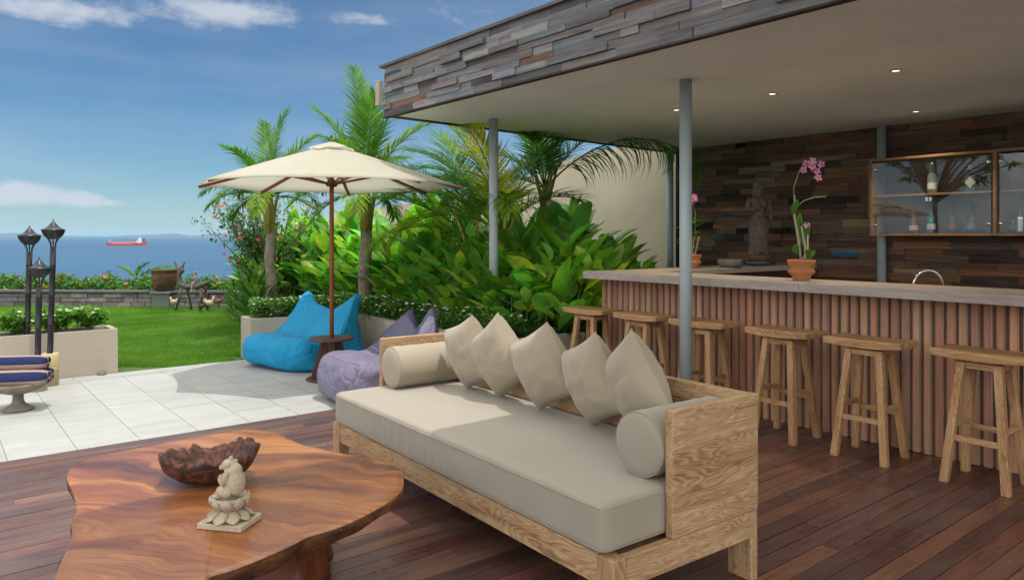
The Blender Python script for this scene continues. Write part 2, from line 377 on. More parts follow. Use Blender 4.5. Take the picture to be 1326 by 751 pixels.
# ------------------------------------------------------------------ deck
DECKPAL = [tuple(a * b for a, b in zip(c, (1.22, .93, .86))) for c in [(.105, .055, .045), (.085, .05, .048), (.12, .06, .045), (.075, .045, .042), (.13, .075, .055), (.10, .062, .06), (.115, .052, .045), (.16, .09, .06), (.09, .058, .055)]]
mb = MB(); bw = .098; y = 5.84
while y > -3:
    x = -5.0 - random.random() * 2; xmax = 8.66 if y < 5.35 else 4.17
    while x < xmax:
        L = random.choice([1.2, 1.6, 2.0, 2.4]); x2 = min(x + L, xmax)
        c = tuple(.8 * q for q in jitc(pick(DECKPAL), .19))
        if random.random() < .05: c = jitc((.15, .07, .045))
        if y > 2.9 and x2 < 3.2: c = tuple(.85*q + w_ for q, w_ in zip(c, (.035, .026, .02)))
        mb.col(c); dz = random.uniform(-.0012, .0012)
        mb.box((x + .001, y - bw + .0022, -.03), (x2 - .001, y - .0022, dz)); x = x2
    y -= bw
mb.col((.26, .075, .05)); mb.box((2.13, 1.02, .0016), (2.52, 1.109, .0025))
struct(mb.build('deck', M['deck'], bevel=0))
mb = MB(); mb.box((-5.5, -3.1, -.1), (8.7, 5.835, -.034)); mb.cur = (1,1,1); struct(mb.build('deck_substructure', M['black']))
# ------------------------------------------------------------------ paving
t = NT('pale_stone'); v = t.coord((.35, 1, 1)); n = t.noise(v, 6, 7, .65, .6)
c = t.mix(1.0, t.attr(), t.ramp(n, [(.3, .84), (.7, 1.05)]), 'MULTIPLY')
st = t.noise(t.coord(), 1.1, 6, .7); c = t.mix(t.ramp(st, [(.48, 0.0), (.75, .5)]), c, (.27, .26, .22)); sp_ = t.noise(t.coord(), 7, 6, .75); c = t.mix(t.ramp(sp_, [(.62, 0.0), (.72, .35)]), c, (.2, .18, .14)); t.setc(c); t.rough(.7)
t.bump(t.noise(v, 40, 5), .25, .004); M['paving'] = t.m
mb = MB(); x = -6.0 + .03; k = 0
XS = [1.225 - .4 * i for i in range(20)] + [1.225 + .4 * (i + 1) for i in range(8)]
for x in sorted(XS):
    y = 5.845 - (.45 if k % 2 else 0); k += 1
    if x > 4.1: continue
    while y < 8.6:
        kk_ = random.uniform(.93, 1.06); y0 = max(y, 5.845); y1 = min(y + .9, 8.62)
        mb.col(tuple(q * kk_ for q in (.375, .385, .375))); mb.box((x + .0022, y0 + .0022, -.05), (min(x + .4, 4.2) - .0022, y1 - .0022, -.004 + random.uniform(-.0008, .0008))); y += .9
x = -6
while x < 4.1:
    mb.col(jitc((.36, .365, .35), .03)); mb.box((x + .002, 8.622, -.05), (x + .8 - .002, 8.86, -.003)); x += .8
struct(mb.build('paving', M['paving']))
t = NT('grout'); t.setc((.20, .185, .16)); t.rough(.9); M['grout'] = t.m
mb = MB(); mb.box((-6, 5.842, -.1), (4.2, 8.85, -.0085)); struct(mb.build('paving_bed', M['grout']))
# ------------------------------------------------------------------ lawn
t = NT('lawn_soil'); t.setc(t.ramp(t.noise(t.coord(), 1.3, 6), [(.3, (.045, .10, .018)), (.7, (.08, .14, .025))])); t.rough(.9)
t.bump(t.noise(t.coord(), 90, 3), .6, .02); M['lawn'] = t.m
mb = MB(); nx, ny = 60, 60
LX0, LX1 = -14, 5.05
def lawn_edge(x): return 18.85 - (x - 1.2) * .8824
rows = []
for i in range(nx + 1):
    x = LX0 + (LX1 - LX0) * i / nx; r = []
    for j in range(ny + 1):
        y = 8.855 + (min(lawn_edge(x), 26) - 8.855) * j / ny
        r.append(mb.av((x, y, -.014 + .012 * mnoise.noise(Vector((x * .8, y * .8, 0))))))
    rows.append(r)
for i in range(nx):
    for j in range(ny): mb.f.append([rows[i][j], rows[i+1][j], rows[i+1][j+1], rows[i][j+1]])
struct(mb.build('lawn', M['lawn'], smooth=True))
M['grass'] = leafmat('grass_blades', ((.065, .18, .02), (.12, .27, .032), (.20, .33, .06)), .7, .35, .9, spec=.15)
mb = MB(); cnt = 0
while cnt < 95000:
    u = random.random(); d = 8.3 + 8.5 * u * u ** .2; px = random.uniform(-20, 345); v = PD(px, HY, d)
    if v.y < 8.87 or v.y > lawn_edge(v.x) - .05 or v.x > 4.9: continue
    if v.x > 2.9 and v.y < 8.8 + .3: continue
    cnt += 1; a = random.uniform(0, 6.283); h = random.uniform(.012, .028) * (1 + .5 * mnoise.noise(Vector((v.x*2, v.y*2, 3)))) ; w = random.uniform(.004, .009) * (1 + (d - 8) * .06)
    ca, sa = math.cos(a), math.sin(a); lx, ly = random.uniform(-.014, .014), random.uniform(-.014, .014)
    b = len(mb.v); mb.av((v.x - ca*w, v.y - sa*w, -.022)); mb.av((v.x + ca*w, v.y + sa*w, -.022)); mb.av((v.x + lx, v.y + ly, h - .006)); mb.f.append([b, b+1, b+2])
o = mb.build('grass', M['grass']); tag(o, 'short mown green grass covering the lawn', 'grass', kind='stuff')

# ------------------------------------------------------------------ bar building
ZC = 2.74
bar_house = empty('bar_pavilion', (8.7, 5, 0), 0, 'open bar pavilion with reclaimed plank fascia and flat pale ceiling', 'pavilion')
def L(o):   # parent while keeping world coordinates
    o.parent = bar_house; o.location = Vector(o.location) - Vector((8.7, 5, 0)); return o
# roof corners (plan): front-left, front-right, back-right, back-left
fl = Vector((3.75, 6.86)); bl = Vector((8.95, 7.2))
mb = MB(); poly = [(3.80, -2.5), (9.0, -2.5), (8.95, 7.14), (3.80, 6.81)]
a = [mb.av((x, y, ZC)) for x, y in poly]; b = [mb.av((x, y, 3.20)) for x, y in poly]; mb.f.append(a[::-1]); mb.f.append(b)
for i in range(4): mb.f.append([a[i], a[(i+1)%4], b[(i+1)%4], b[i]])
L(mb.build('ceiling', M['plaster']))
FASPAL = [tuple(.80 * q * k for q, k in zip(c, (.93, .98, 1.06))) for c in [(.25, .235, .23), (.20, .19, .19), (.29, .275, .265), (.17, .16, .165), (.22, .19, .17), (.32, .30, .285), (.15, .135, .13), (.24, .215, .20), (.21, .22, .235), (.27, .25, .24)]]
def plank_wall(mb, org, udir, length, z0, z1, row, pal, special, nrm, thick=.03, lens=(.3, 1.0), relief=.012):
    org = Vector((*org, 0)); u = Vector((*udir, 0)).normalized(); nn = Vector((*nrm, 0)).normalized(); z = z0
    while z < z1 - .01:
        h = row * random.uniform(.8, 1.2); z2 = min(z + h, z1)
        if z1 - z2 < row * .5: z2 = z1
        s = -random.random() * lens[1]
        while s < length:
            Ls = random.uniform(*lens); s2 = min(s + Ls, length); s0 = max(s, 0)
            if s2 > s0 + .01:
                c = jitc(pick(special), .15) if random.random() < .09 else jitc(pick(pal), .22)
                mb.col(c); tk = thick + random.uniform(0, relief) * (1 if random.random() < .7 else 1.8)
                ps = []
                for zz in (z + .001, z2 - .001):
                    for ss, tt in ((s0 + .001, 0), (s2 - .001, 0), (s2 - .001, tk), (s0 + .001, tk)):
                        p = org + u * ss + nn * tt; ps.append((p.x, p.y, zz + random.uniform(-.0015, .0015)))
                mb.hexa(ps)
            s += Ls
        z = z2
mb = MB()
plank_wall(mb, (3.79, -2.5), (0, 1), 9.34, ZC - .02, 3.235, .058, FASPAL, [(.17, .105, .08), (.15, .10, .08), (.07, .10, .14), (.06, .05, .05), (.20, .12, .09)], (-1, 0), .02, (.16, .75), .028)
L(mb.build('fascia', M['fascia']))
mb = MB(); dd = (bl - fl).normalized()
plank_wall(mb, (3.77, 6.825), (dd.x, dd.y), 5.2, ZC - .02, 3.235, .07, FASPAL, [(.33, .15, .08)], (-dd.y, dd.x), .02, (.5, 1.2), .01)
L(mb.build('side_fascia', M['fascia']))
mb = MB(); mb.col((.05, .035, .03))
mb.box((3.745, -2.5, ZC - .035), (3.80, 6.86, ZC - .021)); mb.col((.12,.11,.11)); mb.box((3.73, -2.5, 3.236), (3.9, 6.9, 3.262))
L(mb.build('drip_edge', M['fascia']))
mb = MB(); mb.box((3.70, 6.87, 2.84), (3.76, 6.93, 3.10)); o = mb.build('downpipe_box', M['planter'], bevel=.004); L(o)
# back wall
WALLPAL = [tuple(1.75 * q * w for q, w in zip(c, (1.15, 1.0, .88))) for c in [(.085, .055, .04), (.06, .042, .034), (.11, .07, .045), (.05, .038, .034), (.075, .062, .052), (.13, .075, .045), (.095, .082, .07), (.04, .03, .026), (.10, .055, .035), (.07, .05, .042)]]
mb = MB(); plank_wall(mb, (8.70, 6.72), (0, -1), 10.0, -.02, ZC - .002, .072, WALLPAL, [(.30, .15, .07), (.34, .26, .14), (.03, .02, .017), (.26, .12, .06), (.03, .02, .017)], (-1, 0), .02, (.18, .8), .03)
mb.col((.02, .16, .30)); mb.box((8.655, 4.06, 1.235), (8.69, 4.55, 1.28)); mb.col((.05,.10,.14)); mb.box((8.65, 6.1, 1.43), (8.69, 6.33, 1.48))
L(mb.build('plank_cladding', M['cladding']))
mb = MB(); mb.box((8.705, -3.4, -.02), (8.95, 6.74, ZC - .003)); mb.box((8.62, 6.725, -.02), (8.95, 6.92, ZC - .003)); L(mb.build('back_wall', M['black']))  # black end block stands in for the dark recess past the planks
for i, (x, y) in enumerate([(4.81, 3.76), (4.81, 6.33), (8.585, 3.93), (8.5, 6.93)]):
    mb = MB(); mb.lathe([(.05, 0), (.05, ZC - .002)], n=28); 
    mb2 = MB(); mb2.lathe([(.085, 0), (.085, .012), (.052, .014)], n=24)
    e = empty('column', (x, y, 0), 0, ['pale blue grey round column in front of the bar counter', 'pale blue grey round column rising out of the flowering hedge',
        'pale blue grey round column behind the glass cabinet', 'pale blue grey round column at the end of the back wall'][i], 'column', 'round steel columns under the roof')
    mb.build('shaft', M['steel_paint'], e, smooth=False).data.polygons.foreach_set('use_smooth', [len(f) == 4 for f in mb.f])
    mb2.build('base_plate', M['steel_paint'], e)
t = NT('lamp_glow'); e_ = t.b.inputs['Emission Color']; e_.default_value = (1, .82, .45, 1); t.b.inputs['Emission Strength'].default_value = 2.2; M['glow'] = t.m
M['trim'] = plain('downlight_trim', (.45, .44, .40), .4, .02, 5, 0)
for i, (px, py) in enumerate([(1160, 91), (1000, 121), (876, 142), (1186, 144)]):
    p = P(px, py, ZC); e = empty('downlight', (p.x, p.y, ZC), 0, ['lit recessed downlight, largest of those over the bar', 'lit recessed ceiling downlight just right of the near column',
        'lit recessed downlight seen at left edge of the near column', 'lit recessed ceiling downlight above the glass cabinet'][i], 'ceiling light', 'recessed downlights in the ceiling')
    mb = MB(); mb.lathe([(.045, -.001), (.045, -.008), (.032, -.010), (.030, -.003), (.030, .0)], n=20, cap=False); mb.build('trim_ring', M['trim'], e)
    mb = MB(); mb.lathe([(.029, -.006), (.012, -.005)], n=16); mb.build('bulb', M['glow'], e)
    ld = bpy.data.lights.new('downlight_beam', 'SPOT'); ld.energy = 60; ld.color = (1, .80, .55); ld.spot_size = R(110); ld.spot_blend = .8; ld.shadow_soft_size = .03
    lo = bpy.data.objects.new('downlight_beam', ld); COL.objects.link(lo); lo.parent = e; lo.location = (0, 0, -.012)

# bar counter
bar = empty('bar_counter', (5.3, 2.6, 0), 0, 'long bar counter clad in vertical battens with thick grey wood top', 'bar')
def LB(o): o.parent = bar; o.location = Vector(o.location) - Vector((5.3, 2.6, 0)); return o
BATPAL = [tuple(q * w for q, w in zip(c, (1.18, 1.12, 1.0))) for c in [(.36, .18, .115), (.40, .21, .14), (.31, .165, .12), (.42, .24, .165), (.34, .20, .15)]]
mb = MB(); y = 5.165; tt = []
mbb = MB(); mbb.box((5.325, -1, 0), (5.40, 5.15, 1.06)); LB(mbb.build('core_panel', M['dark_wood']))
mb = MB(); mb.col((.17, .10, .075)); mb.box((5.318, -1, .0), (5.3245, 5.165, 1.055))
while y > -.9:
    mb.col(jitc(pick(BATPAL), .12)); w = .042 + random.uniform(-.002, .002)
    ps = []
    for zz in (.004, 1.056):
        ps += [(5.286, y - .003, zz), (5.3175, y, zz), (5.3175, y - w - .003, zz), (5.286, y - w, zz)]
    mb.hexa([ps[1], ps[0], ps[3], ps[2], ps[5], ps[4], ps[7], ps[6]])
    # paler strip: light on the batten's side face put into the colour
    mb.col(jitc((.50, .35, .26), .15)); mb.box((5.2875, y - w - .0065, .005), (5.3165, y - w - .0032, 1.055))
    y -= .072
t = NT('batten_board'); v = t.coord((1, 1, .04)); st = t.noise(v, 40, 4, .7)
c = t.mix(1.0, t.attr(), t.ramp(st, [(.3, .72), (.65, 1.12)]), 'MULTIPLY'); bl2 = t.noise(t.coord((1,1,.35)), 5, 5, .7)
c = t.mix(t.ramp(bl2, [(.5, 0.0), (.75, .45)]), c, (.36, .27, .22)); t.setc(c); t.rough(.7); t.bump(st, .3, .002); M['batten'] = t.m
LB(mb.build('batten_cladding', M['batten']))
mb = MB(); mb.box((5.04, -1, 1.06), (5.33, 5.19, 1.13)); mb.box((5.3325, -1, 1.062), (5.60, 5.19, 1.128)); LB(mb.build('counter_top', M['counter'], bevel=.006))
mb = MB(); mb.box((5.603, 4.72, 1.07), (8.60, 5.19, 1.128)); LB(mb.build('wing_top', M['counter_x'], bevel=.005))
mb = MB(); mb.box((5.41, 4.78, 0), (8.58, 5.15, 1.069)); LB(mb.build('wing_base', M['dark_wood']))
mb = MB(); mb.box((5.66, -1, 0), (6.25, 4.6, .88)); mb.box((5.62, -1, .882), (6.27, 4.65, .92)); LB(mb.build('back_worktop', M['counter']))
# floor behind bar is the deck

# ------------------------------------------------------------------ garden walls, planters
mb = MB(); prof = [(6.9, 2.9), (8.3, 2.93), (9.0, 2.92), (9.6, 2.84), (10.3, 2.66), (11.2, 2.45), (12.3, 2.32), (14, 2.26), (16.6, 2.2)]
pts = [];
for i in range(61):
    y = 6.9 + 9.7 * i / 60
    for (a, za), (b, zb) in zip(prof, prof[1:]):
        if a <= y <= b + 1e-6: u = (y - a) / (b - a); z = za + (zb - za) * (u*u*(3-2*u) if abs(za-zb) > .1 else u); break
    pts.append((y, z))
prev = None
for y, z in pts:
    r = [mb.av((8.96, y, -.2)), mb.av((8.96, y, z)), mb.av((9.16, y, z)), mb.av((9.16, y, -.2))]
    if prev: 
        for k in range(3): mb.f.append([prev[k], r[k], r[k+1], prev[k+1]])
    else: mb.f.append(r[::-1])
    prev = r
mb.f.append(prev); o = mb.build('garden_wall', M['wall']); tag(o, 'tall beige rendered garden wall with a curved top behind the palms', 'wall')

def wall_path(mb, pts, w, z0, z1):
    """closed-mitre wall along pts; left offset is pts, right offset inward"""
    P2 = [Vector((x, y)) for x, y in pts]; n = len(P2); off = []
    for i in range(n):
        d1 = (P2[i] - P2[i-1]).normalized() if i else (P2[1] - P2[0]).normalized()
        d2 = (P2[i+1] - P2[i]).normalized() if i < n-1 else d1
        n1 = Vector((-d1.y, d1.x)); n2 = Vector((-d2.y, d2.x)); m = (n1 + n2).normalized(); off.append(P2[i] + m * (w / max(.3, m.dot(n1))))
    prev = None
    for a, b in zip(P2, off):
        r = [mb.av((a.x, a.y, z0)), mb.av((a.x, a.y, z1)), mb.av((b.x, b.y, z1)), mb.av((b.x, b.y, z0))]
        if prev:
            for k in range(3): mb.f.append([prev[k], prev[k+1], r[k+1], r[k]])
        else: mb.f.append(r)
        prev = r
    mb.f.append(prev[::-1])
pl = empty('planter', (0, 8.9, 0), 0, 'beige rendered planter trough behind the three lamps', 'planter')
mb = MB(); mb.box((-6, 8.87, -.1), (1.63, 8.93, .47)); mb.box((-6, 9.25, -.1), (1.63, 9.31, .47)); mb.box((1.57, 8.9305, -.1), (1.63, 9.2495, .47))
o = mb.build('trough', M['planter'], pl); o.location = (0, -8.9, 0)
mb = MB(); mb.box((-6, 8.935, .2), (1.565, 9.245, .44)); o = mb.build('soil', M['soil'], pl); o.location = (0, -8.9, 0)
bed = empty('raised_bed', (4.2, 7, 0), 0, 'low grey rendered planter wall behind the beanbags, filled with hedge', 'planter')
mb = MB(); wall_path(mb, [(5.28, 5.40), (4.20, 5.40), (4.20, 7.6), (4.33, 8.36), (3.01, 8.71), (3.03, 9.12), (4.6, 9.3)][::-1], .09, -.1, .49)
o = mb.build('bed_wall', M['planter'], bed); o.location = (-4.2, -7, 0)
mb = MB(); top = [(5.4, 5.3), (8.95, 5.3), (8.95, 16.5), (5.2, 15.4), (5.1, 9.3), (3.1, 9.05), (3.1, 8.8), (4.4, 8.45), (4.27, 5.48), (5.4, 5.48)]
tp = [mb.av((x, y, .43)) for x, y in top]; mb.f.append(tp)
bt = [mb.av((x, y, -.2)) for x, y in top]
for i in range(len(top)): mb.f.append([tp[i], bt[i], bt[(i+1) % len(top)], tp[(i+1) % len(top)]])
o = mb.build('soil', M['soil'], bed); o.location = (-4.2, -7, 0)

# dry stone wall
t = NT('dark_stone'); n = t.noise(t.coord(), 9, 6, .7); c = t.mix(1.0, t.attr(), t.ramp(n, [(.3, .6), (.7, 1.25)]), 'MULTIPLY'); t.setc(c); t.rough(.9); t.bump(n, .8, .02); M['stone'] = t.m
def stone_wall(a, b, h, label, pal, row=.11, slab=True):
    a = Vector((*a, 0)); b = Vector((*b, 0)); u = (b - a).normalized(); nn = Vector((u.y, -u.x, 0)); Ln = (b - a).length
    mb = MB(); z = -.1
    while z < h - .02:
        z2 = min(z + row * random.uniform(.9, 1.1), h); s = -random.random() * .3
        while s < Ln:
            l = random.uniform(.22, .42); s0 = max(s, 0); s1 = min(s + l, Ln)
            if s1 - s0 > .03:
                mb.col(jitc(pick(pal), .25)); o1 = random.uniform(0, .025); ps = []
                for zz in (z + .006, z2 - .006):
                    for ss, tt in ((s0 + .006, 0), (s1 - .006, 0), (s1 - .006, .2 + o1), (s0 + .006, .2 + o1)):
                        p = a + u * (ss + random.uniform(-.004, .004)) + nn * tt; ps.append((p.x, p.y, zz + random.uniform(-.005, .005)))
                mb.hexa(ps)
            s += l
        z = z2
    e = empty('stone_wall', (*a[:2], 0), 0, label, 'stone wall')
    o = mb.build('stones', M['stone'], e); o.location = -a
    mb = MB(); mb.col((.03, .03, .035)); 
    for (tt0, tt1, z0, z1, cc, ex) in ((.01, .18, -.1, h - .01, (.02, .02, .022), -.01), (-.03, .26, h, h + .04, (.085, .09, .10), 0)):
        mb.col(cc); ps = []
        for zz in (z0, z1):
            for ss, tt in ((0 - ex, tt0), (Ln + ex, tt0), (Ln + ex, tt1), (0 - ex, tt1)):
                p = a + u * ss + nn * tt; ps.append((p.x, p.y, zz))
        mb.hexa(ps)
    o = mb.build('coping', M['stone'], e); o.location = -a
def _br(p_, k): return [tuple(k * q for q in c) for c in p_]
SW0 = Vector((1.23, 18.83)); SW1 = Vector((4.94, 15.52)); su = (SW1 - SW0).normalized()
stone_wall(tuple(SW0 - su * 16 + Vector((.15, .17))), tuple(SW1 + Vector((.15, .17))), .285, 'low dark stone block wall along the far edge of the lawn', _br([(.085, .08, .085), (.11, .10, .10), (.07, .066, .072), (.13, .115, .11)], 1.7), .095)
stone_wall((5.2, 15.5), (4.9, 11.6), .30, 'low pale rubble stone wall along the right side of the lawn', [(.22, .21, .20), (.28, .27, .25), (.17, .165, .16)], .07)
print('STRUCT', len(bpy.data.objects))

# ================================================================== OBJECTS
# ------------------------------------------------------------------ sofa
SO = empty('daybed_sofa', (1.94, 1.84, 0), -R(2.0), 'long teak daybed sofa with a thick taupe mattress, standing on the deck', 'sofa')
SOM = Matrix.Translation((1.94, 1.84, 0)) @ Matrix.Rotation(-R(2.0), 4, 'Z')
SL, SD = 2.52, .87
mb = MB()
for (x0, y0) in ((0, 0), (0, SL - .09)):
    m_ = MB(); m_.box((x0, y0, 0), (x0 + .07, y0 + .09, .30)); m_.build('leg', M['teak_z'], SO, bevel=.004)
for (x0, y0) in ((SD - .05, .001), (SD - .05, SL - .121)):
    m_ = MB(); m_.box((x0, y0, 0), (x0 + .048, y0 + .12, .186)); m_.build('leg', M['teak_z'], SO, bevel=.004)
m_ = MB(); m_.box((.004, .092, .185), (.04, SL - .092, .302)); m_.build('front_rail', M['teak_y'], SO, bevel=.004)
for k, y0 in enumerate((.002, SL - .042)):
    m_ = MB(); m_.box((.072, y0, .185), (SD - .002, y0 + .04, .2985)); m_.build('side_rail', M['teak_x'], SO, bevel=.004)
    m_ = MB(); m_.box((.324, y0 - (.002 if k == 0 else -.002), .30), (SD + .001, y0 + .042 - (.002 if k == 0 else -.002), .80)); m_.build('armrest', M['teak_x'], SO, bevel=.005)
m_ = MB(); m_.box((SD - .04, .043, .30), (SD, SL - .043, .797)); m_.box((SD - .046, .05, .50), (SD - .0405, SL - .05, .60)); m_.box((SD - .046, .05, .61), (SD - .0405, SL - .05, .71)); m_.build('backrest', M['teak_y'], SO, bevel=.004)
m_ = MB(); m_.box((.045, .05, .24), (SD - .042, SL - .05, .27)); m_.build('slat_base', M['teak_y'], SO)
# mattress: rounded cuboid with slight crown
def cushion_box(lo, hi, rad, crown=.008, seg=(14, 36, 5)):
    """closed rounded box mesh"""
    bm = bmesh.new(); bmesh.ops.create_cube(bm, size=1)
    bmesh.ops.subdivide_edges(bm, edges=bm.edges, cuts=1, use_grid_fill=True)
    c = [(a + b) / 2 for a, b in zip(lo, hi)]; s = [b - a for a, b in zip(lo, hi)]
    for v in bm.verts: v.co = Vector([c[i] + v.co[i] * s[i] for i in range(3)])
    return bm
def grid_box(lo, hi, n):
    vs, fs, idx = [], [], {}
    def vid(i, j, k):
        key = (i, j, k)
        if key not in idx: idx[key] = len(vs); vs.append([lo[a] + (hi[a] - lo[a]) * (i, j, k)[a] / n[a] for a in range(3)])
        return idx[key]
    for a in range(3):
        b, c = (a + 1) % 3, (a + 2) % 3
        for side in (0, n[a]):
            for p in range(n[b]):
                for q in range(n[c]):
                    f = []
                    for dp, dq in ((0,0),(1,0),(1,1),(0,1)):
                        k = [0,0,0]; k[a] = side; k[b] = p + dp; k[c] = q + dq; f.append(vid(*k))
                    fs.append(f if side else f[::-1])
    return vs, fs
def rounded(lo, hi, n, rad, fn=None):
    vs, fs = grid_box(lo, hi, n); out = []
    for v in vs:
        q = [min(max(v[a], lo[a] + rad), hi[a] - rad) for a in range(3)]
        d = Vector([v[a] - q[a] for a in range(3)])
        p = Vector(q) + (d.normalized() * rad if d.length > 1e-6 else d)
        if fn: p = fn(p)
        out.append(tuple(p))
    m = MB(); m.v = out; m.c = [(1,1,1)] * len(out); m.f = fs; return m
def mfn(p):
    u = (p.x) / SD; w = p.y / SL
    if p.z > .44: p.z += .010 * math.sin(math.pi * min(1, max(0, w))) + .004 * mnoise.noise(p * 4)
    p.x += .003 * mnoise.noise(p * 7)
    if p.x < .02: p.x += .0026 * (math.sin(p.y * 83 + 6 * math.sin(p.y * 6.3)) + mnoise.noise(Vector((p.y * 30, p.z * 3, 4)))) * max(0, math.sin(math.pi * (p.z - .31) / .18)) * (max(0, 1 - abs(w - .62) / .3) + .03)
    return p
mt = rounded((-.012, .045, .303), (SD - .047, SL - .047, .496), (20, 220, 12), .03, mfn).build('mattress', M['mattress'], SO, smooth=True)
# seam piping
m_ = MB()
for z in (.476, .322):
    x0, x1, y0, y1, r = -.013, SD - .046, .044, SL - .046, .02
    m_.tube([(x0 + .004, y0 + r, z), (x0 - .001, y0 + .12, z), (x0 - .001, y1 - .12, z), (x0 + .004, y1 - r, z)], .0022, 5)
    m_.tube([(x0 + r, y0 + .003, z), (x0 + .1, y0 - .0005, z), (x1 - .1, y0 - .0005, z)], .0022, 5)
m_.build('seam', M['mattress'], mt, smooth=True)
# bolsters
def bolster(y, label):
    e = empty('bolster', SOM @ Vector((.31, y, .632)), -R(2.0), label, 'bolster', 'round bolsters on the sofa')
    m_ = MB(); Rr, Ln = .132, .505; prof = [(.0, -.012), (.05, -.011), (.10, -.004), (.122, .004), (.130, .012), (Rr, .022)]
    for i in range(1, 12): prof.append((Rr + .0015 * math.sin(i * 2.1), .022 + (Ln - .044) * i / 12))
    prof += [(Rr, Ln - .022), (.130, Ln - .012), (.122, Ln - .004), (.10, Ln + .004), (.0, Ln + .008)]
    rot = Matrix.Rotation(R(90), 4, 'Y')
    m_.lathe(prof[1:-1], n=40, M=rot); b = m_.build('cover', M['pillow'] if y > 1 else M['mattress'], e, smooth=True)
    for xx, rr in ((.010, .1305), (Ln - .010, .1305)):
        m_ = MB(); m_.tube([(xx, rr * math.cos(a * .1571), rr * math.sin(a * .1571)) for a in range(41)], .0025, 5, cap=False)
        m_.build('piping', M['mattress'], e, smooth=True)
bolster(.042 + .135, 'taupe round bolster at the near end of the sofa')
bolster(SL - .042 - .137, 'taupe round bolster at the far end of the sofa')
# pillows
def pillow_mesh(seed, S=.45, T=.085):
    n = 20; vs = []; fs = []
    for side in (1, -1):
        for i in range(n + 1):
            for j in range(n + 1):
                u = -1 + 2 * i / n; v = -1 + 2 * j / n
                edge = max(0, (1 - u * u)) * max(0, (1 - v * v)); th = T * edge ** .5
                pin = 1 - .07 * (1 - abs(u * v)) * (abs(u) ** 3 + abs(v) ** 3) * .8
                x = u * S / 2 * (1 - .06 * (1 - v * v) * abs(u) ** 2 + .02 * abs(u*v)); z = v * S / 2 * (1 - .06 * (1 - u * u) * abs(v) ** 2 + .02 * abs(u*v))
                cr = max(abs(u), abs(v)); w = .009 * mnoise.noise(Vector((u * 3, v * 3, seed))) + .016 * cr * (1 - cr) * 3 * mnoise.noise(Vector((math.atan2(u, v) * 5, cr * 1.2, seed + 9)))
                vs.append((x, side * (th + w * edge ** .5), z))
        o = 0 if side == 1 else (n + 1) ** 2
        for i in range(n):
            for j in range(n):
                f = [o + i * (n + 1) + j, o + (i + 1) * (n + 1) + j, o + (i + 1) * (n + 1) + j + 1, o + i * (n + 1) + j + 1]; fs.append(f if side == -1 else f[::-1])
    m = MB(); m.v = vs; m.c = [(1,1,1)] * len(vs); m.f = fs; return m
PIL = [  # centre pixel, roll, yaw adj
    (609, 461, 20, 0, 'taupe scatter pillow beside the far bolster'), (647, 467, 32, 5, 'taupe scatter pillow, second from the far bolster'),
    (704, 477, 25, 4, 'taupe scatter pillow in the middle of the five'), (769, 497, 23, -8, 'taupe scatter pillow, second from the near bolster'),
    (824, 492, 31, -15, 'taupe scatter pillow behind the near bolster')]
for i, (px, py, roll, yaw, lab) in enumerate(PIL):
    # intersect pixel ray with the plane x' = .66 of the sofa frame
    k = (px - W0/2) / F; ray = FWD + RGT * k + Vector((0, 0, (HY - py) / F)); o0 = Vector((0, 0, EYE))
    inv = SOM.inverted(); a = inv @ o0; b = inv @ (o0 + ray) - a; tt = (.655 - a.x) / b.x; c = SOM @ (a + b * tt)
    m_ = pillow_mesh(i * 3.7, .405, .115)
    o = m_.build('pillow', M['pillow'], smooth=True)
    # local pillow: x = width, z = height, y = normal. Normal should face -X (towards table)
    Mx = Matrix.Translation(c) @ Matrix.Rotation(-R(2.0) + R(yaw), 4, 'Z') @ Matrix.Rotation(R(90), 4, 'Z') @ Matrix.Rotation(R(-14), 4, 'X') @ Matrix.Rotation(R(roll), 4, 'Y')
    o.matrix_world = Mx
    mlow = min((Mx @ v.co).z for v in o.data.vertices)
    o.location.z += (.495 - mlow) * .75 if mlow < .495 else (.495 - mlow) * .6
    tag(o, lab, 'pillow', 'square scatter pillows on the sofa')

# ------------------------------------------------------------------ coffee table
pxs = [(69.4,751),(79,723.6),(92,691.6),(90,674.6),(97.7,659.5),(94,637),(86.4,620),(88.3,608.6),(101.5,597),(124,589.8),(173,580),(229.7,569),(286,559.6),(316,555),(339,555.8),(361.7,560.7),(388,572.8),(418,580),(456,588),(493.6,595.4),(516,603),(523,612),(522,630),(508.7,645),(474.8,665),(437,682),(399,693.5),(380.5,703),(342.8,720),(305,735),(271,746)]
TH = .45
out = [P(x, y, TH) for x, y in pxs]
out += [Vector((.62, 2.22, TH)), Vector((.50, 2.18, TH)), Vector((.36, 2.26, TH)), Vector((.30, 2.42, TH))]
def smooth_loop(pts, sub=4):
    n = len(pts); r = []
    for i in range(n):
        p0, p1, p2, p3 = pts[i-1], pts[i], pts[(i+1) % n], pts[(i+2) % n]
        for k in range(sub):
            t_ = k / sub; r.append(.5 * ((2*p1) + (p2 - p0) * t_ + (2*p0 - 5*p1 + 4*p2 - p3) * t_*t_ + (-p0 + 3*p1 - 3*p2 + p3) * t_**3))
    return r
loop = smooth_loop(out); cen = sum(loop, Vector()) / len(loop)
t = NT('live_edge_top'); v = t.coord((1, 1, 1), rot=(0, 0, R(48)), loc=(.3, .1, 0)); 
warp = t.n('ShaderNodeTexNoise'); warp.inputs['Scale'].default_value = 1.6; warp.inputs['Detail'].default_value = 3; t.l(v, warp.inputs['Vector'])
wv_ = t.n('ShaderNodeVectorMath', operation='MULTIPLY_ADD'); t.l(warp.outputs['Color'], wv_.inputs[0]); wv_.inputs[1].default_value = (.3, .55, .2); t.l(v, wv_.inputs[2])
mpx = t.n('ShaderNodeMapping'); mpx.inputs['Scale'].default_value = (.55, 4.2, 1); t.l(wv_.outputs[0], mpx.inputs[0])
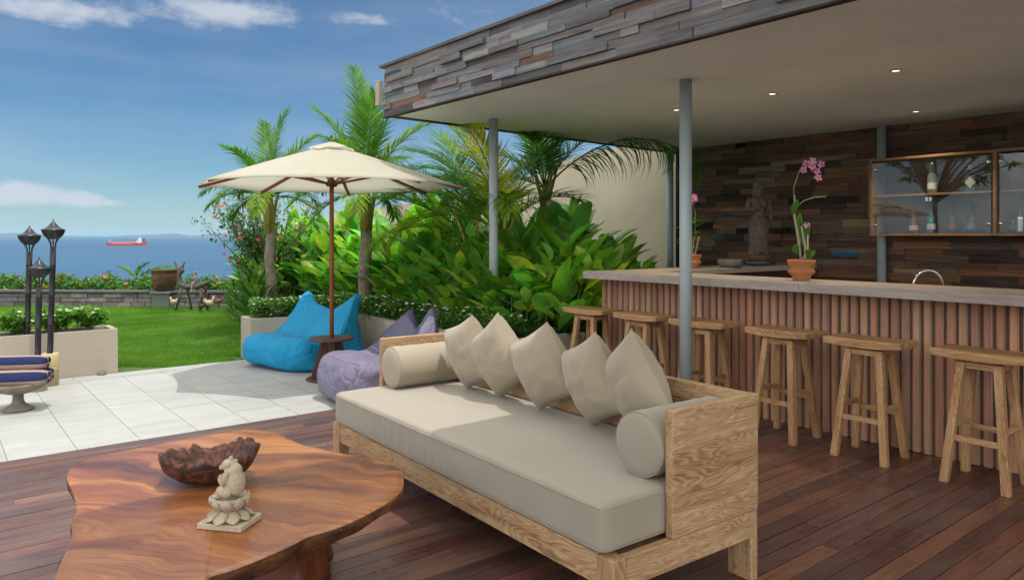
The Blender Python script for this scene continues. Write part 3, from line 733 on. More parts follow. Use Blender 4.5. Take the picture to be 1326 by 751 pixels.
n1 = t.noise(mpx.outputs[0], 1.1, 3, .5, .4)
mpf = t.n('ShaderNodeMapping'); mpf.inputs['Scale'].default_value = (2.0, 46, 1); t.l(wv_.outputs[0], mpf.inputs[0]); n2 = t.noise(mpf.outputs[0], 1.6, 5, .6)
n3 = t.noise(v, 2.3, 4, .6)
c = t.ramp(n1, [(.36, (.075, .028, .018)), (.43, (.21, .068, .024)), (.50, (.36, .13, .04)), (.57, (.44, .185, .06)), (.66, (.25, .085, .03))])
g1 = t.n('ShaderNodeMath', operation='MULTIPLY'); t.l(n1, g1.inputs[0]); g1.inputs[1].default_value = 130; g2 = t.n('ShaderNodeMath', operation='SINE'); t.l(g1.outputs[0], g2.inputs[0]); c = t.mix(t.ramp(g2.outputs[0], [(.55, 0.0), (1.0, .28)]), c, (.16, .05, .02)); c = t.mix(t.ramp(n2, [(.38, .6), (.6, 0.0)]), c, (.17, .055, .02)); c = t.mix(t.ramp(n3, [(.5, 0.0), (.8, .2)]), c, (.48, .26, .11))
t.setc(c); t.rough(t.ramp(n3, [(.3, .22), (.7, .36)])); t.b.inputs['Coat Weight'].default_value = .08; t.b.inputs['Coat Roughness'].default_value = .25
t.bump(n2, .12, .002); M['slab'] = t.m
t = NT('bark_edge'); n = t.noise(t.coord((1, 1, 2.5)), 9, 6, .7, .8); t.setc(t.ramp(n, [(.35, (.03, .012, .006)), (.55, (.12, .045, .018)), (.75, (.30, .13, .05))])); t.rough(.5); t.bump(n, .7, .02); M['bark_edge'] = t.m
M['trunk_red'] = wood('trunk_red', ((.03, .010, .006), (.10, .03, .012), (.19, .06, .022)), 'z', 1.0, rough=.4)
tab = empty('coffee_table', (cen.x, cen.y, 0), 0, 'live edge slab coffee table of orange brown wood with two objects on it', 'table')
def ring(sc, dz, nzs=0):
    r = []
    for i, p in enumerate(loop):
        q = (p - cen); l = q.length; q2 = q * ((l - sc) / l); w = nzs * mnoise.noise(p * 9 + Vector((0, 0, dz * 20)))
        r.append((q2.x * (1 + w), q2.y * (1 + w), TH + dz))
    return r
mb = MB(); R0 = [mb.av(p) for p in ring(.035, 0)]; R1 = [mb.av(p) for p in ring(.012, -.001)]; R2 = [mb.av(p) for p in ring(.003, -.006)]; c0 = mb.av((0, 0, TH)); n = len(R0)
for i in range(n):
    j = (i + 1) % n; mb.f += [[c0, R0[i], R0[j]], [R0[i], R1[i], R1[j], R0[j]], [R1[i], R2[i], R2[j], R1[j]]]
o = mb.build('tabletop', M['slab'], tab, smooth=True)
# orientation fix
bm = bmesh.new(); bm.from_mesh(o.data); bmesh.ops.recalc_face_normals(bm, faces=bm.faces)
if sum(f.normal.z for f in bm.faces) < 0: bmesh.ops.reverse_faces(bm, faces=bm.faces)
bm.to_mesh(o.data); bm.free()
mb = MB(); prev = None; rings = []
for sc, dz, nz_ in ((.003, -.0065, 0), (.0, -.018, .012), (.012, -.045, .03), (.035, -.07, .04), (.075, -.088, .04), (.2, -.095, .02)):
    rings.append([mb.av(p) for p in ring(sc, dz, nz_)])
for A_, B_ in zip(rings, rings[1:]):
    for i in range(n): mb.f.append([A_[i], A_[(i+1) % n], B_[(i+1) % n], B_[i]])
mb.f.append(rings[-1]); mb.build('bark_edge', M['bark_edge'], tab, smooth=True)
mb = MB(); lc = P(405, 751, .12) - cen
for k, (cx, cy, r1, r2, h0) in enumerate(((P(395, 735, .1).x - cen.x - .02, P(395, 735, .1).y - cen.y + .22, .20, .27, 0),)):
    nn = 48; rg = []
    for i in range(9):
        z = (TH - .085) * i / 8; r_ = r1 + (r2 - r1) * abs(i / 8 - .35) * 1.2
        rg.append([mb.av((cx + r_ * (1 + .14 * math.sin(3 * a) + .09 * math.sin(7 * a + 1) + .04 * math.sin(13*a)) * math.cos(a), cy + r_ * (1 + .14 * math.sin(3 * a) + .09 * math.sin(7 * a + 1)) * math.sin(a), z)) for a in [2 * math.pi * q / nn for q in range(nn)]])
    for A_, B_ in zip(rg, rg[1:]):
        for i in range(nn): mb.f.append([A_[i], A_[(i+1) % nn], B_[(i+1) % nn], B_[i]])
    mb.f.append(rg[0][::-1]); mb.f.append(rg[-1])
mb.build('trunk_base', M['trunk_red'], tab, smooth=True)
# driftwood bowl
bp = P(272, 624, TH)
t = NT('root_wood'); v = t.coord((1,1,2)); n = t.noise(v, 14, 7, .7, 1.5); t.setc(t.ramp(n, [(.3, (.010, .004, .003)), (.48, (.05, .014, .008)), (.64, (.17, .05, .02)), (.8, (.06, .03, .022))])); t.rough(.32); t.bump(n, .9, .02); M['root'] = t.m
mb = MB(); NA, Rb = 84, .19
def rimz(a):
    z = .118 + .012 * math.sin(2 * a + .4) + .03 * mnoise.noise(Vector((math.cos(a) * 2.2, math.sin(a) * 2.2, 2))) + .045 * mnoise.noise(Vector((math.cos(a) * 7, math.sin(a) * 7, 5)))
    return z
prof_o = [(.25, 0), (.50, .012), (.75, .25), (.92, .55), (1.0, .85), (1.0, 1.0)]; prof_i = [(.90, 1.0), (.80, .7), (.62, .4), (.3, .26), (.05, .24)]
rings = []
for (rr, hh) in prof_o + prof_i:
    g = []
    for k in range(NA):
        a = 2 * math.pi * k / NA; irr = 1 + .07 * math.sin(2 * a) + .12 * mnoise.noise(Vector((math.cos(a) * 2.5, math.sin(a) * 2.5, 1))) * rr
        wid = 1.0; z = rimz(a) * hh if hh != .24 else .03
        if (rr, hh) in prof_i: irr += .05 * mnoise.noise(Vector((a * 2.4, hh * 3, 7)))
        j = .018 * mnoise.noise(Vector((math.cos(a) * 9, math.sin(a) * 9, hh * 5 + rr * 4))) if rr > .3 else 0
        g.append(mb.av((Rb * rr * irr * math.cos(a) + j, Rb * .84 * rr * irr * math.sin(a) + j, z + j * .9 + .0)))
    rings.append(g)
for A_, B_ in zip(rings, rings[1:]):
    for i in range(NA): mb.f.append([A_[i], A_[(i+1) % NA], B_[(i+1) % NA], B_[i]])
mb.f.append(rings[0][::-1]); mb.f.append(rings[-1])
mn = min(v[2] for v in mb.v); mb.v = [(x, y, z - mn) for x, y, z in mb.v]
o = mb.build('wooden_bowl', M['root'], smooth=True, sub=1); o.location = (bp.x, bp.y, TH + .001); o.rotation_euler = (0, 0, R(-38) + R(0))
tag(o, 'rugged dark red driftwood bowl with a jagged rim on the coffee table', 'bowl')
for _n in ():
    pass
# lotus figurine
def skin(name, joints, edges, mat, parent=None, sub=2):
    me = bpy.data.meshes.new(name); me.from_pydata([j[:3] for j in joints], edges, []); o = bpy.data.objects.new(name, me); COL.objects.link(o)
    me.materials.append(mat)
    if parent: o.parent = parent
    m = o.modifiers.new('skin', 'SKIN'); m.use_smooth_shade = True
    for i, j in enumerate(joints): 
        sv = me.skin_vertices[0].data[i]; r = j[3]; sv.radius = r if hasattr(r, '__len__') else (r, r)
    me.skin_vertices[0].data[0].use_root = True
    m = o.modifiers.new('sub', 'SUBSURF'); m.levels = sub; m.render_levels = sub
    return o
fp = P(298, 678, TH)
fig = empty('lotus_figurine', (fp.x, fp.y, TH), math.atan2(FWD.y, FWD.x) - R(90) + R(-12), 'pale sandstone seated animal figurine on a lotus base beside the wooden bowl', 'figurine')
mb = MB(); mb.box((-.082, -.066, .001), (.082, .066, .022)); mb.build('plinth', M['sandstone'], fig, bevel=.004)
mb = MB(); mb.lathe([(.052, .0225), (.058, .03), (.040, .055), (.034, .062), (.060, .085), (.066, .098), (.052, .099), (.046, .094)], n=24, M=Matrix.Scale(1.0, 4)); mb.build('lotus_bowl', M['sandstone'], fig, smooth=True)
def petal(mb, a, r0, z0, r1, z1, w, th=.006, bul=.012):
    ca, sa = math.cos(a), math.sin(a); rows = []
    for i in range(7):
        t_ = i / 6; r_ = r0 + (r1 - r0) * t_ + bul * math.sin(math.pi * t_); z_ = z0 + (z1 - z0) * t_; ww = w * max(.03, math.sin(math.pi * (t_ * .82 + .16)) ** .7 if t_ < .97 else .05)
        rows.append([mb.av((r_ * ca - s * ww * sa * .5 - (abs(s) * .006) * ca, r_ * sa + s * ww * ca * .5 - abs(s) * .006 * sa, z_ )) for s in (-1, -.5, 0, .5, 1)] + [mb.av(((r_ - th * 1.6) * ca, (r_ - th * 1.6) * sa, z_ - .001))])
    for A_, B_ in zip(rows, rows[1:]):
        for k in range(6): mb.f.append([A_[k], A_[(k+1) % 6], B_[(k+1) % 6], B_[k]])
    mb.f.append(rows[0][::-1]); mb.f.append(rows[-1])
for k in range(9):
    m_ = MB(); petal(m_, k * 2 * math.pi / 9 + .2, .042, .056, .066, .104, .050); m_.build('petal', M['sandstone'], fig, smooth=True)
for k in range(9):
    m_ = MB(); petal(m_, (k + .5) * 2 * math.pi / 9 + .2, .040, .056, .085, .024, .052, bul=.004); m_.build('petal', M['sandstone'], fig, smooth=True)
EL = [(.020, 0, .150, .033, .036, .050, -8), (.012, 0, .188, .030, .029, .028), (-.003, 0, .207, .026, .025, .021), (-.026, 0, .198, .015, .013, .010, -20), (.003, 0, .230, .007, .008, .009), (.006, -.024, .213, .008, .005, .009), (.006, .024, .213, .008, .005, .009)]
for s_ in (-1, 1): EL += [(.0, s_ * .033, .168, .012, .011, .026, 25), (-.018, s_ * .022, .152, .010, .009, .020, -35), (-.027, s_ * .010, .166, .009, .009, .010), (-.004, s_ * .031, .122, .027, .014, .018, 25), (-.026, s_ * .026, .116, .010, .010, .022), (-.036, s_ * .022, .101, .015, .010, .007)]
blob('animal', EL, M['sandstone'], fig, .0022, 3)
mb = MB()
fig.scale = (1.05, 1.05, 1.02)

# ------------------------------------------------------------------ bar stools
def stool(name, loc, rz, label):
    e = empty(name, loc, rz, label, 'bar stool', 'wooden stools along the bar')
    # saddle seat: long in y
    mb = MB(); ny, nx = 12, 6; HL, HD = .255, .142
    def topz(u, v): return .784 + .005 * u * u + .004 * v * v
    ids = {}
    for s_, off in ((0, 0), (1, -.042)):
        for i in range(ny + 1):
            for j in range(nx + 1):
                u = -1 + 2 * i / ny; v = -1 + 2 * j / nx
                ids[(s_, i, j)] = mb.av((v * HD * (1 - .03 * u * u), u * HL * (1 + .012 * math.sin(v * 4 + loc[1] * 3)), topz(u, v) + off - (.009 * (1 - u * u) if s_ else 0) + random.uniform(-.0012, .0012)))
    for i in range(ny):
        for j in range(nx):
            mb.f.append([ids[(0,i,j)], ids[(0,i,j+1)], ids[(0,i+1,j+1)], ids[(0,i+1,j)]]); mb.f.append([ids[(1,i,j)], ids[(1,i+1,j)], ids[(1,i+1,j+1)], ids[(1,i,j+1)]])
    for i in range(ny):
        mb.f.append([ids[(0,i,0)], ids[(0,i+1,0)], ids[(1,i+1,0)], ids[(1,i,0)]]); mb.f.append([ids[(0,i,nx)], ids[(1,i,nx)], ids[(1,i+1,nx)], ids[(0,i+1,nx)]])
    for j in range(nx):
        mb.f.append([ids[(0,0,j)], ids[(1,0,j)], ids[(1,0,j+1)], ids[(0,0,j+1)]]); mb.f.append([ids[(0,ny,j)], ids[(0,ny,j+1)], ids[(1,ny,j+1)], ids[(1,ny,j)]])
    mb.build('seat', M['stool_y'], e, bevel=.005)
    ft, tp = (.155, .165), (.078, .098); zt = .725
    def lp(sx, sy, z): k = z / zt; return (sx * (ft[0] + (tp[0] - ft[0]) * k), sy * (ft[1] + (tp[1] - ft[1]) * k), z)
    for sx, sy in ((-1,-1),(-1,1),(1,-1),(1,1)):
        m_ = MB(); w = .046; a = lp(sx, sy, 0); b = lp(sx, sy, zt)
        ps = []
        for c_, zz in ((a, 0), (b, zt)):
            for i, j in ((-1,-1),(1,-1),(1,1),(-1,1)): ps.append((c_[0] + i * w / 2, c_[1] + j * w / 2, zz))
        m_.hexa(ps); m_.build('leg', M['stool_z'], e, bevel=.004)
    for sx in (-1, 1):
        m_ = MB(); z = .27 if sx < 0 else .30; a = Vector(lp(sx, -1, z)); b = Vector(lp(sx, 1, z)); m_.beam(a + Vector((0, .022, 0)), b - Vector((0, .022, 0)), .026, .034); m_.build('footrest', M['stool_y'], e, bevel=.003)
        m_ = MB(); a = Vector(lp(sx, -1, .705)); b = Vector(lp(sx, 1, .705)); m_.beam(a + Vector((0, .022, 0)), b - Vector((0, .022, 0)), .026, .038); m_.build('apron', M['stool_y'], e, bevel=.003)
    for sy in (-1, 1):
        m_ = MB(); a = Vector(lp(-1, sy, .345)); b = Vector(lp(1, sy, .345)); m_.beam(a + Vector((.022, 0, 0)), b - Vector((.022, 0, 0)), .026, .034); m_.build('stretcher', M['stool_x'], e, bevel=.003)
        m_ = MB(); a = Vector(lp(-1, sy, .705)); b = Vector(lp(1, sy, .705)); m_.beam(a + Vector((.022, 0, 0)), b - Vector((.022, 0, 0)), .026, .038); m_.build('apron', M['stool_x'], e, bevel=.003)
    return e
STL = [(4.98, 'wooden bar stool at the garden end of the counter, leaves behind it', 3), (4.33, 'wooden bar stool second from the garden end of the counter', -2), (3.69, 'wooden bar stool partly hidden by the near round column', 2),
       (2.97, 'wooden bar stool just right of the sofa armrest', -2), (2.345, 'wooden bar stool second from the right edge of the photo', 1), (1.66, 'wooden bar stool nearest the camera at the right edge', -1)]
for y, lab, rz in STL: stool('bar_stool', (4.955 + random.uniform(-.008, .008), y, 0), R(rz), lab)

# ------------------------------------------------------------------ parasol with table
U = Vector((3.29, 7.10, 0)); U.x, U.y = P(429.5, 305 + EYE * F / 7.6, 0).xy
def parasol(name, loc, Rr, zr, zt, verts0, label, pole=True):
    e = empty(name, loc, 0, label, 'parasol')
    n = 8; mb = MB(); segs = 6; rings = []
    A = [R(verts0 + 45 * k) for k in range(n)]
    rows = []
    sub = 6
    for i in range(segs + 1):
        t_ = i / segs; row = []
        rad = .16 + (Rr - .16) * t_
        for k in range(n):
            for s_ in range(sub):
                f = s_ / sub; a0, a1 = A[k], A[(k+1) % n] if k < n-1 else A[0] + 2*math.pi
                p = Vector((math.cos(a0), math.sin(a0))) * (1 - f) + Vector((math.cos(a1), math.sin(a1))) * f
                sagr = 4 * f * (1 - f); z = zt - .02 - (zt - .02 - zr) * (t_ ** 1.06) + (.018 * sagr * t_ * (1 if i == segs else .3)) - .03 * sagr * math.sin(math.pi * t_)
                q = p * rad * (1 - .03 * sagr * t_)
                row.append(mb.av((q.x, q.y, z)))
        rows.append(row)
    N = n * sub
    for A_, B_ in zip(rows, rows[1:]):
        for k in range(N): mb.f.append([A_[k], B_[k], B_[(k+1) % N], A_[(k+1) % N]])
    hem = [mb.av((mb.v[i][0] * .998, mb.v[i][1] * .998, mb.v[i][2] - .012)) for i in rows[-1]]
    for k in range(N): mb.f.append([rows[-1][k], hem[k], hem[(k+1) % N], rows[-1][(k+1) % N]])
    cn = mb.build('canopy', M['cream_cloth'], e, smooth=True)
    mb = MB(); rows = []   # vent cap
    for i in range(4):
        t_ = i / 3; rad = .03 + .20 * t_; row = []
        for k in range(24):
            a = 2 * math.pi * k / 24 + A[0]; row.append(mb.av((math.cos(a) * rad, math.sin(a) * rad, zt + .055 - .075 * t_ + .012 * math.cos(8 * (a - A[0])) * t_ + .012*math.sin(3*a)*t_)))
        rows.append(row)
    for A_, B_ in zip(rows, rows[1:]):
        for k in range(24): mb.f.append([A_[k], B_[k], B_[(k+1) % 24], A_[(k+1) % 24]])
    mb.f.append(rows[0]); mb.build('vent_cap', M['cream_cloth'], cn, smooth=True)
    mb = MB(); mb.lathe([(.02, zt + .03), (.03, zt + .06), (.028, zt + .075), (.012, zt + .09)], n=14); mb.build('finial', M['dark_wood'], e, smooth=True)
    for k in range(n):
        a = A[k]; d = Vector((math.cos(a), math.sin(a), 0))
        m_ = MB(); m_.beam(d * .04 + Vector((0, 0, zt - .07)), d * (Rr - .03) + Vector((0, 0, zr - .012)), .028, .026); rb = m_.build('rib', M['pole_wood'], e)
        m_ = MB(); mid = d * (Rr * .48) + Vector((0, 0, zt - .07 + (zr - zt + .07) * .48 - .02)); m_.beam(d * .05 + Vector((0, 0, zr + .03)), mid, .014, .020); m_.build('strut', M['pole_wood'], rb)
    mb = MB(); mb.lathe([(.05, zr + .0), (.058, zr + .012), (.058, zr + .045), (.045, zr + .055), (.03, zr + .075)], n=16); mb.build('runner_hub', M['dark_wood'], e, smooth=True)
    if pole: mb = MB(); mb.lathe([(.023, .02), (.023, zt - .03)], n=16); mb.build('pole', M['pole_wood'], e, smooth=True)
    return e
VX = math.degrees(math.atan2(RGT.y, RGT.x))
um = parasol('parasol', (U.x, U.y, 0), 1.36, 1.985, 2.39, VX + 5, 'cream octagonal parasol on a reddish wood pole over the beanbags')
st_ = empty('parasol_table', (U.x, U.y, 0), 0, 'small round dark wood table around the parasol pole', 'table')
mb = MB(); mb.lathe([(.024, .400), (.215, .400), (.225, .405), (.225, .418), (.218, .424), (.024, .424)], n=40, cap=False); mb.build('tabletop', M['dark_wood'], st_)
for k in range(4):
    a = R(VX + 20 + 90 * k); d = Vector((math.cos(a), math.sin(a), 0)); sx = Vector((-d.y, d.x, 0)) * .011
    m_ = MB(); q = [d * .03, d * .21, d * .10, d * .03]; zz = [.012, .012, .398, .398]
    ps = [q[0] - sx, q[1] - sx, q[1] + sx, q[0] + sx]; ps = [Vector((p.x, p.y, .012)) for p in ps]; ps2 = [q[3] - sx, q[2] - sx, q[2] + sx, q[3] + sx]; ps += [Vector((p.x, p.y, .398)) for p in ps2]
    m_.hexa(ps); m_.build('leg', M['dark_wood'], st_)
mb = MB(); mb.lathe([(.26, 0), (.26, .008), (.03, .0115)], n=4 * 8); mb.build('base_plate', M['dark_wood'], st_)
# unseen big parasol over the seating, placed and sized to shade sofa and deck
def square_parasol(loc, hx, hy, zr, zt, label, mast):
    e = empty('unseen_parasol', loc, 0, label, 'parasol'); mb = MB(); n = 10
    for (a, b) in (((-1,-1),(1,-1)),((1,-1),(1,1)),((1,1),(-1,1)),((-1,1),(-1,-1))):
        rows = []
        for i in range(n + 1):
            t_ = max(.02, i / n); rows.append([mb.av(((a[0] + (b[0]-a[0]) * s / 8) * hx * t_, (a[1] + (b[1]-a[1]) * s / 8) * hy * t_, zt - (zt - zr) * t_ - .03 * math.sin(math.pi * s / 8) * math.sin(math.pi*t_))) for s in range(9)])
        for A_, B_ in zip(rows, rows[1:]):
            for k in range(8): mb.f.append([A_[k], B_[k], B_[k+1], A_[k+1]])
    mb.build('canopy', M['cream_cloth'], e, smooth=True)
    for sx, sy in ((-1,-1),(1,-1),(1,1),(-1,1),(0,1),(0,-1),(1,0),(-1,0)):
        m_ = MB(); m_.beam((0, 0, zt - .04), (sx * hx * .98, sy * hy * .98, zr - .02), .02, .025); m_.build('rib', M['steel_paint'], e)
    mx, my = mast; m_ = MB(); m_.beam((mx, my, 0), (mx, my, zt + .3), .09, .09); m_.beam((mx, my, zt + .25), (0, 0, zt + .05), .06, .08); m_.build('mast', M['steel_paint'], e)
    m_ = MB(); m_.box((mx - .45, my - .45, .001), (mx + .45, my + .45, .08)); m_.build('base', M['planter'], e, bevel=.01)
    return e
square_parasol((1.5, .20, 0), 2.5, 2.06, 3.42, 4.05, 'large square cream cantilever parasol, unseen overhead, placed to shade the sofa', (-1.0, -2.6))

# ------------------------------------------------------------------ beanbags
SEAMS = []
def beanbag(name, loc, rz, W, D, Hs, Hb, ear, mat, label, seed, mat2=None):
    """front faces -x. profile lofted across y"""
    e = empty(name, loc, rz, label, 'beanbag', 'beanbag loungers on the paving')
    base = [(.06, .01), (.0, .10), (.0, .26), (.06, Hs - .01), (.25 * D, Hs), (.46 * D, Hs - .07), (.54 * D, Hs + .04), (.64 * D, (Hs + Hb) / 2 + .02), (.76 * D, Hb - .03), (.82 * D, Hb), (.86 * D, Hb - .05), (.92 * D, Hb * .6), (1.0 * D, Hb * .28), (.97 * D, .03), (.85 * D, .0), (.3 * D, .0)]
    ys = [-1, -.97, -.9, -.78, -.6, -.4, -.2, 0, .2, .4, .6, .78, .9, .97, 1]; mb = MB(); rows = []
    for yy in ys:
        a = abs(yy); row = []
        for i, (x, z) in enumerate(base):
            cx, cz = .45 * D, Hs * .45
            end = max(0, 1 - a ** 7 * .35) if a < 1 else .62
            back = 5 < i < 13
            w = W / 2 * (1 - (.0 if not back else (1 - ear) * min(1, max(0, (z - Hs * .6)) / (Hb - Hs * .6)) ))
            zz = z
            if back: 
                up = max(0, (z - Hs)) / (Hb - Hs); zz = z + up * (.10 * (max(0, a - .25) / .75) ** 1.3 - .10 * (1 - a) ** 1.2 * .9)
                if i in (8, 9, 10) and a > .8: zz += .04
            xx = x
            if not back or i in (11, 12): xx = cx + (x - cx) * end; zz = cz + (zz - cz) * end if i not in (0, 14, 15) else zz
            else: xx = x + .05 * a * a
            p = Vector((xx, yy * w, zz)); nz_ = mnoise.noise(p * 3.1 + Vector((seed, 0, 0))) * .022 + mnoise.noise(Vector((p.x * 4, p.y * 13, p.z * 4 + seed))) * .012
            if i not in (0, 13, 14, 15): p += Vector((-nz_, nz_ * yy, nz_))
            p.z = max(p.z, .002); row.append(mb.av(p))
        rows.append(row)
    n = len(base)
    for A_, B_ in zip(rows, rows[1:]):
        for k in range(n): mb.f.append([A_[k], B_[k], B_[(k+1) % n], A_[(k+1) % n]])
    for row, s in ((rows[0], 1), (rows[-1], -1)):
        c = sum((Vector(mb.v[i]) for i in row), Vector()) / n; ci = mb.av(c + Vector((0, -s * .03, -.02)))
        for k in range(n): f = [row[k], row[(k+1) % n], ci]; mb.f.append(f if s == 1 else f[::-1])
    nf = len(ys) - 1
    o = mb.build('cover', mat, e, smooth=True, sub=2)
    if mat2:
        o.data.materials.append(mat2)
        for fi, p_ in enumerate(o.data.polygons):
            if fi < nf * n and 5 <= fi % n <= 12: p_.material_index = 1
    SEAMS.append((e, o, [[(.06, yy * W / 2, Hs) for yy in [q / 10 for q in range(-9, 10)]], [(x, -.90 * W / 2, z) for x, z in base[2:5]] , [(x, .0, z) for x, z in base[3:8]], [(.50 * D, yy * W / 2, Hs - .03) for yy in [q / 10 for q in range(-9, 10)]]], mat))
    tx = bpy.data.textures.new(name + '_creases', 'CLOUDS'); tx.noise_scale = .22; tx.noise_depth = 3
    t2 = bpy.data.textures.new(name + '_folds', 'MARBLE'); t2.noise_scale = .35; t2.turbulence = 9; t2.noise_depth = 2; d2 = o.modifiers.new('folds', 'DISPLACE'); d2.texture = t2; d2.strength = .018; d2.mid_level = .5; d2.texture_coords = 'LOCAL'
    dm = o.modifiers.new('creases', 'DISPLACE'); dm.texture = tx; dm.strength = .05; dm.mid_level = .5; dm.texture_coords = 'LOCAL'
    mb = MB()   # seams
    return e
bb = (Vector((3.05, 8.02, 0))); beanbag('beanbag', (2.90, 7.98, 0), R(17), 1.10, 1.16, .37, .68, .80, M['blue_bag'], 'bright blue canvas beanbag lounger by the planter, left of the parasol', 2.2)
beanbag('beanbag', (2.74, 5.97, 0), R(-4), .98, 1.06, .44, .68, .42, M['lilac_bag'], 'lilac canvas beanbag lounger with shade painted on its back, behind the sofa arm', 6.4, M['lilac_bag_shaded'])

# ------------------------------------------------------------------ lamps, towel stand
def lamp(px, pybase, pytop, tilt, label):
    p = P(px, pybase, 0); d = p.xy.dot(FWD.xy); H = EYE + (HY - pytop) * d / F
    e = empty('garden_lamp', (p.x, p.y, 0), 0, label, 'lamp', 'bamboo pole lamps in front of the planter')
    lx = RGT * tilt
    def at(z): return lx * (z / H) + Vector((0, 0, z))
    mb = MB(); mb.lathe([(.085, 0), (.085, .155), (.088, .16), (.081, .165), (.086, .18), (.086, .305), (.082, .31), (.06, .312)], n=28); mb.build('base', M['bamboo_base'], e, smooth=True)
    zc = H - .27; mb = MB(); pts = []; rad = []
    z = .30
    while z < zc:
        pts += [at(z), at(z + .008), at(z + .016)]; rad += [.0265, .031, .0265]; z += .29
    pts.append(at(zc)); rad.append(.0265); mb.tube(pts, rad, 16); mb.build('bamboo_pole', M['bamboo_dark'], e, smooth=True)
    c = at(zc); mb = MB()
    for k in range(8):
        a = math.pi * k / 4; mb.tube([c + Vector((.022 * math.cos(a), .022 * math.sin(a), -.02)), c + Vector((.026 * math.cos(a), .026 * math.sin(a), .04)), c + Vector((.05 * math.cos(a), .05 * math.sin(a), .085))], .0035, 5)
    mb.build('bracket', M['black'], e)
    mb = MB(); mb.lathe([(.045, .08), (.075, .105), (.096, .14), (.102, .165)], c=c, n=28, cap=False); mb.lathe([(.043, .082), (.002, .08)], c=c, n=28, cap=False); b = mb.build('lamp_bowl', M['bronze_lamp'], e, smooth=True)
    for k in range(16):
        pass
    mb = MB(); mb.lathe([(.106, .165), (.108, .172), (.075, .186), (.048, .205), (.026, .235), (.012, .25), (.006, .255), (.005, .275), (.001, .28)], c=c, n=28); mb.build('lamp_cap', M['bronze_lamp'], e, smooth=True)
t = NT('bamboo_base'); v = t.coord((1,1,.3)); n = t.noise(v, 12, 4); t.setc(t.ramp(n, [(.3, (.42, .34, .19)), (.7, (.52, .44, .22))])); t.rough(.7); t.bump(n, .3, .01); M['bamboo_base'] = t.m
M['bamboo_dark'] = plain('bamboo_dark', (.012, .008, .014), .38, .35, 9, .1)
M['bronze_lamp'] = plain('bronze_lamp', (.035, .034, .042), .3, .25, 14, .2, metal=.5)
lamp(33.5, 492, 293, .045, 'second tallest bamboo garden lamp, leftmost of the three'); lamp(63.5, 498, 285, .05, 'tallest bamboo garden lamp, rightmost of the three'); lamp(48, 505, 334, .025, 'shortest bamboo garden lamp, in the middle of the three')
sp = P(23.5, 530, 0)
sp_e = empty('towel_stand', (sp.x, sp.y, 0), 0, 'stone goblet shaped bowl holding rolled towels on the paving', 'stand')
t = NT('verdigris_stone'); n = t.noise(t.coord(), 13, 6, .65); t.setc(t.ramp(n, [(.3, (.10, .13, .11)), (.5, (.20, .17, .13)), (.7, (.27, .22, .17))])); t.rough(.75); t.bump(n, .5, .01); M['verd'] = t.m
mb = MB(); mb.lathe([(.118, 0), (.12, .010), (.085, .03), (.050, .055), (.042, .085), (.040, .13)], n=32); mb.build('foot', M['verd'], sp_e, smooth=True)
mb = MB(); mb.lathe([(.040, .13), (.09, .142), (.16, .165), (.215, .20), (.238, .235), (.23, .238), (.20, .205), (.10, .175), (.01, .168)], n=40); mb.build('bowl', M['verd'], sp_e, smooth=True)
t = NT('striped_towel'); v = t.coord((1,1,1)); sx = t.n('ShaderNodeSeparateXYZ'); t.l(v, sx.inputs[0])
at_ = t.n('ShaderNodeMath', operation='ARCTAN2'); t.l(sx.outputs[2], at_.inputs[0]); t.l(sx.outputs[1], at_.inputs[1])
m1 = t.n('ShaderNodeMath', operation='MULTIPLY'); t.l(at_.outputs[0], m1.inputs[0]); m1.inputs[1].default_value = .4775
m1b = t.n('ShaderNodeMath', operation='ADD'); t.l(m1.outputs[0], m1b.inputs[0]); m1b.inputs[1].default_value = .1
m2 = t.n('ShaderNodeMath', operation='FRACT'); t.l(m1b.outputs[0], m2.inputs[0])
c = t.ramp(m2.outputs[0], [(0, (.006, .014, .075)), (.56, (.006, .014, .075)), (.57, (.36, .25, .22)), (.99, (.36, .25, .22))], 'CONSTANT'); t.setc(c); t.rough(.95)
t.bump(t.noise(v, 260, 3), .7, .01); M['towel'] = t.m
def towel(loc, rz, Ln, rr, label, roll):
    m_ = MB(); rows = []; N = 40
    for i in range(15):
        x = -Ln/2 + Ln * i / 14; k = 1 - .25 * (abs(i - 7) / 7) ** 8; row = []
        for j in range(N):
            a = 2 * math.pi * j / N; r_ = rr * k * (1 + .05 * mnoise.noise(Vector((x * 6, math.cos(a), math.sin(a) + rz)))); row.append(m_.av((x, r_ * 1.12 * math.cos(a), r_ * .85 * math.sin(a))))
        rows.append(row)
    for A_, B_ in zip(rows, rows[1:]):
        for j in range(N): m_.f.append([A_[j], B_[j], B_[(j+1) % N], A_[(j+1) % N]])
    m_.f.append(rows[0]); m_.f.append(rows[-1][::-1])
    for s in (-1, 1):   # spiral end
        pts = [(s * (Ln/2 + .001), rr * .8 * (1 - q / 44) * math.cos(q * .45), rr * .62 * (1 - q / 44) * math.sin(q * .45)) for q in range(40)]
        m_.tube(pts, .004, 4)
    o = m_.build('rolled_towel', M['towel'], smooth=True); o.location = loc; o.rotation_euler = (R(roll), 0, rz); tag(o, label, 'towel', 'rolled striped towels on the stone stand'); return o
ang = math.atan2(RGT.y, RGT.x)
q = sp + Vector((0, 0, .262)); tw = RGT
towel(q - FWD * .09 + tw * .02 + Vector((0,0,.020)), ang + R(12), .52, .076, 'blue and beige striped rolled towel in front, with a flower on its end', 15)
towel(q + FWD * .06 - tw * .01 + Vector((0,0,.01)), ang + R(8), .48, .07, 'blue and beige striped rolled towel at the back, under the top one', 60)
towel(q - FWD * .01 + tw * -.015 + Vector((0,0,.135)), ang + R(10), .50, .072, 'blue and beige striped rolled towel, topmost on the stand', 8)
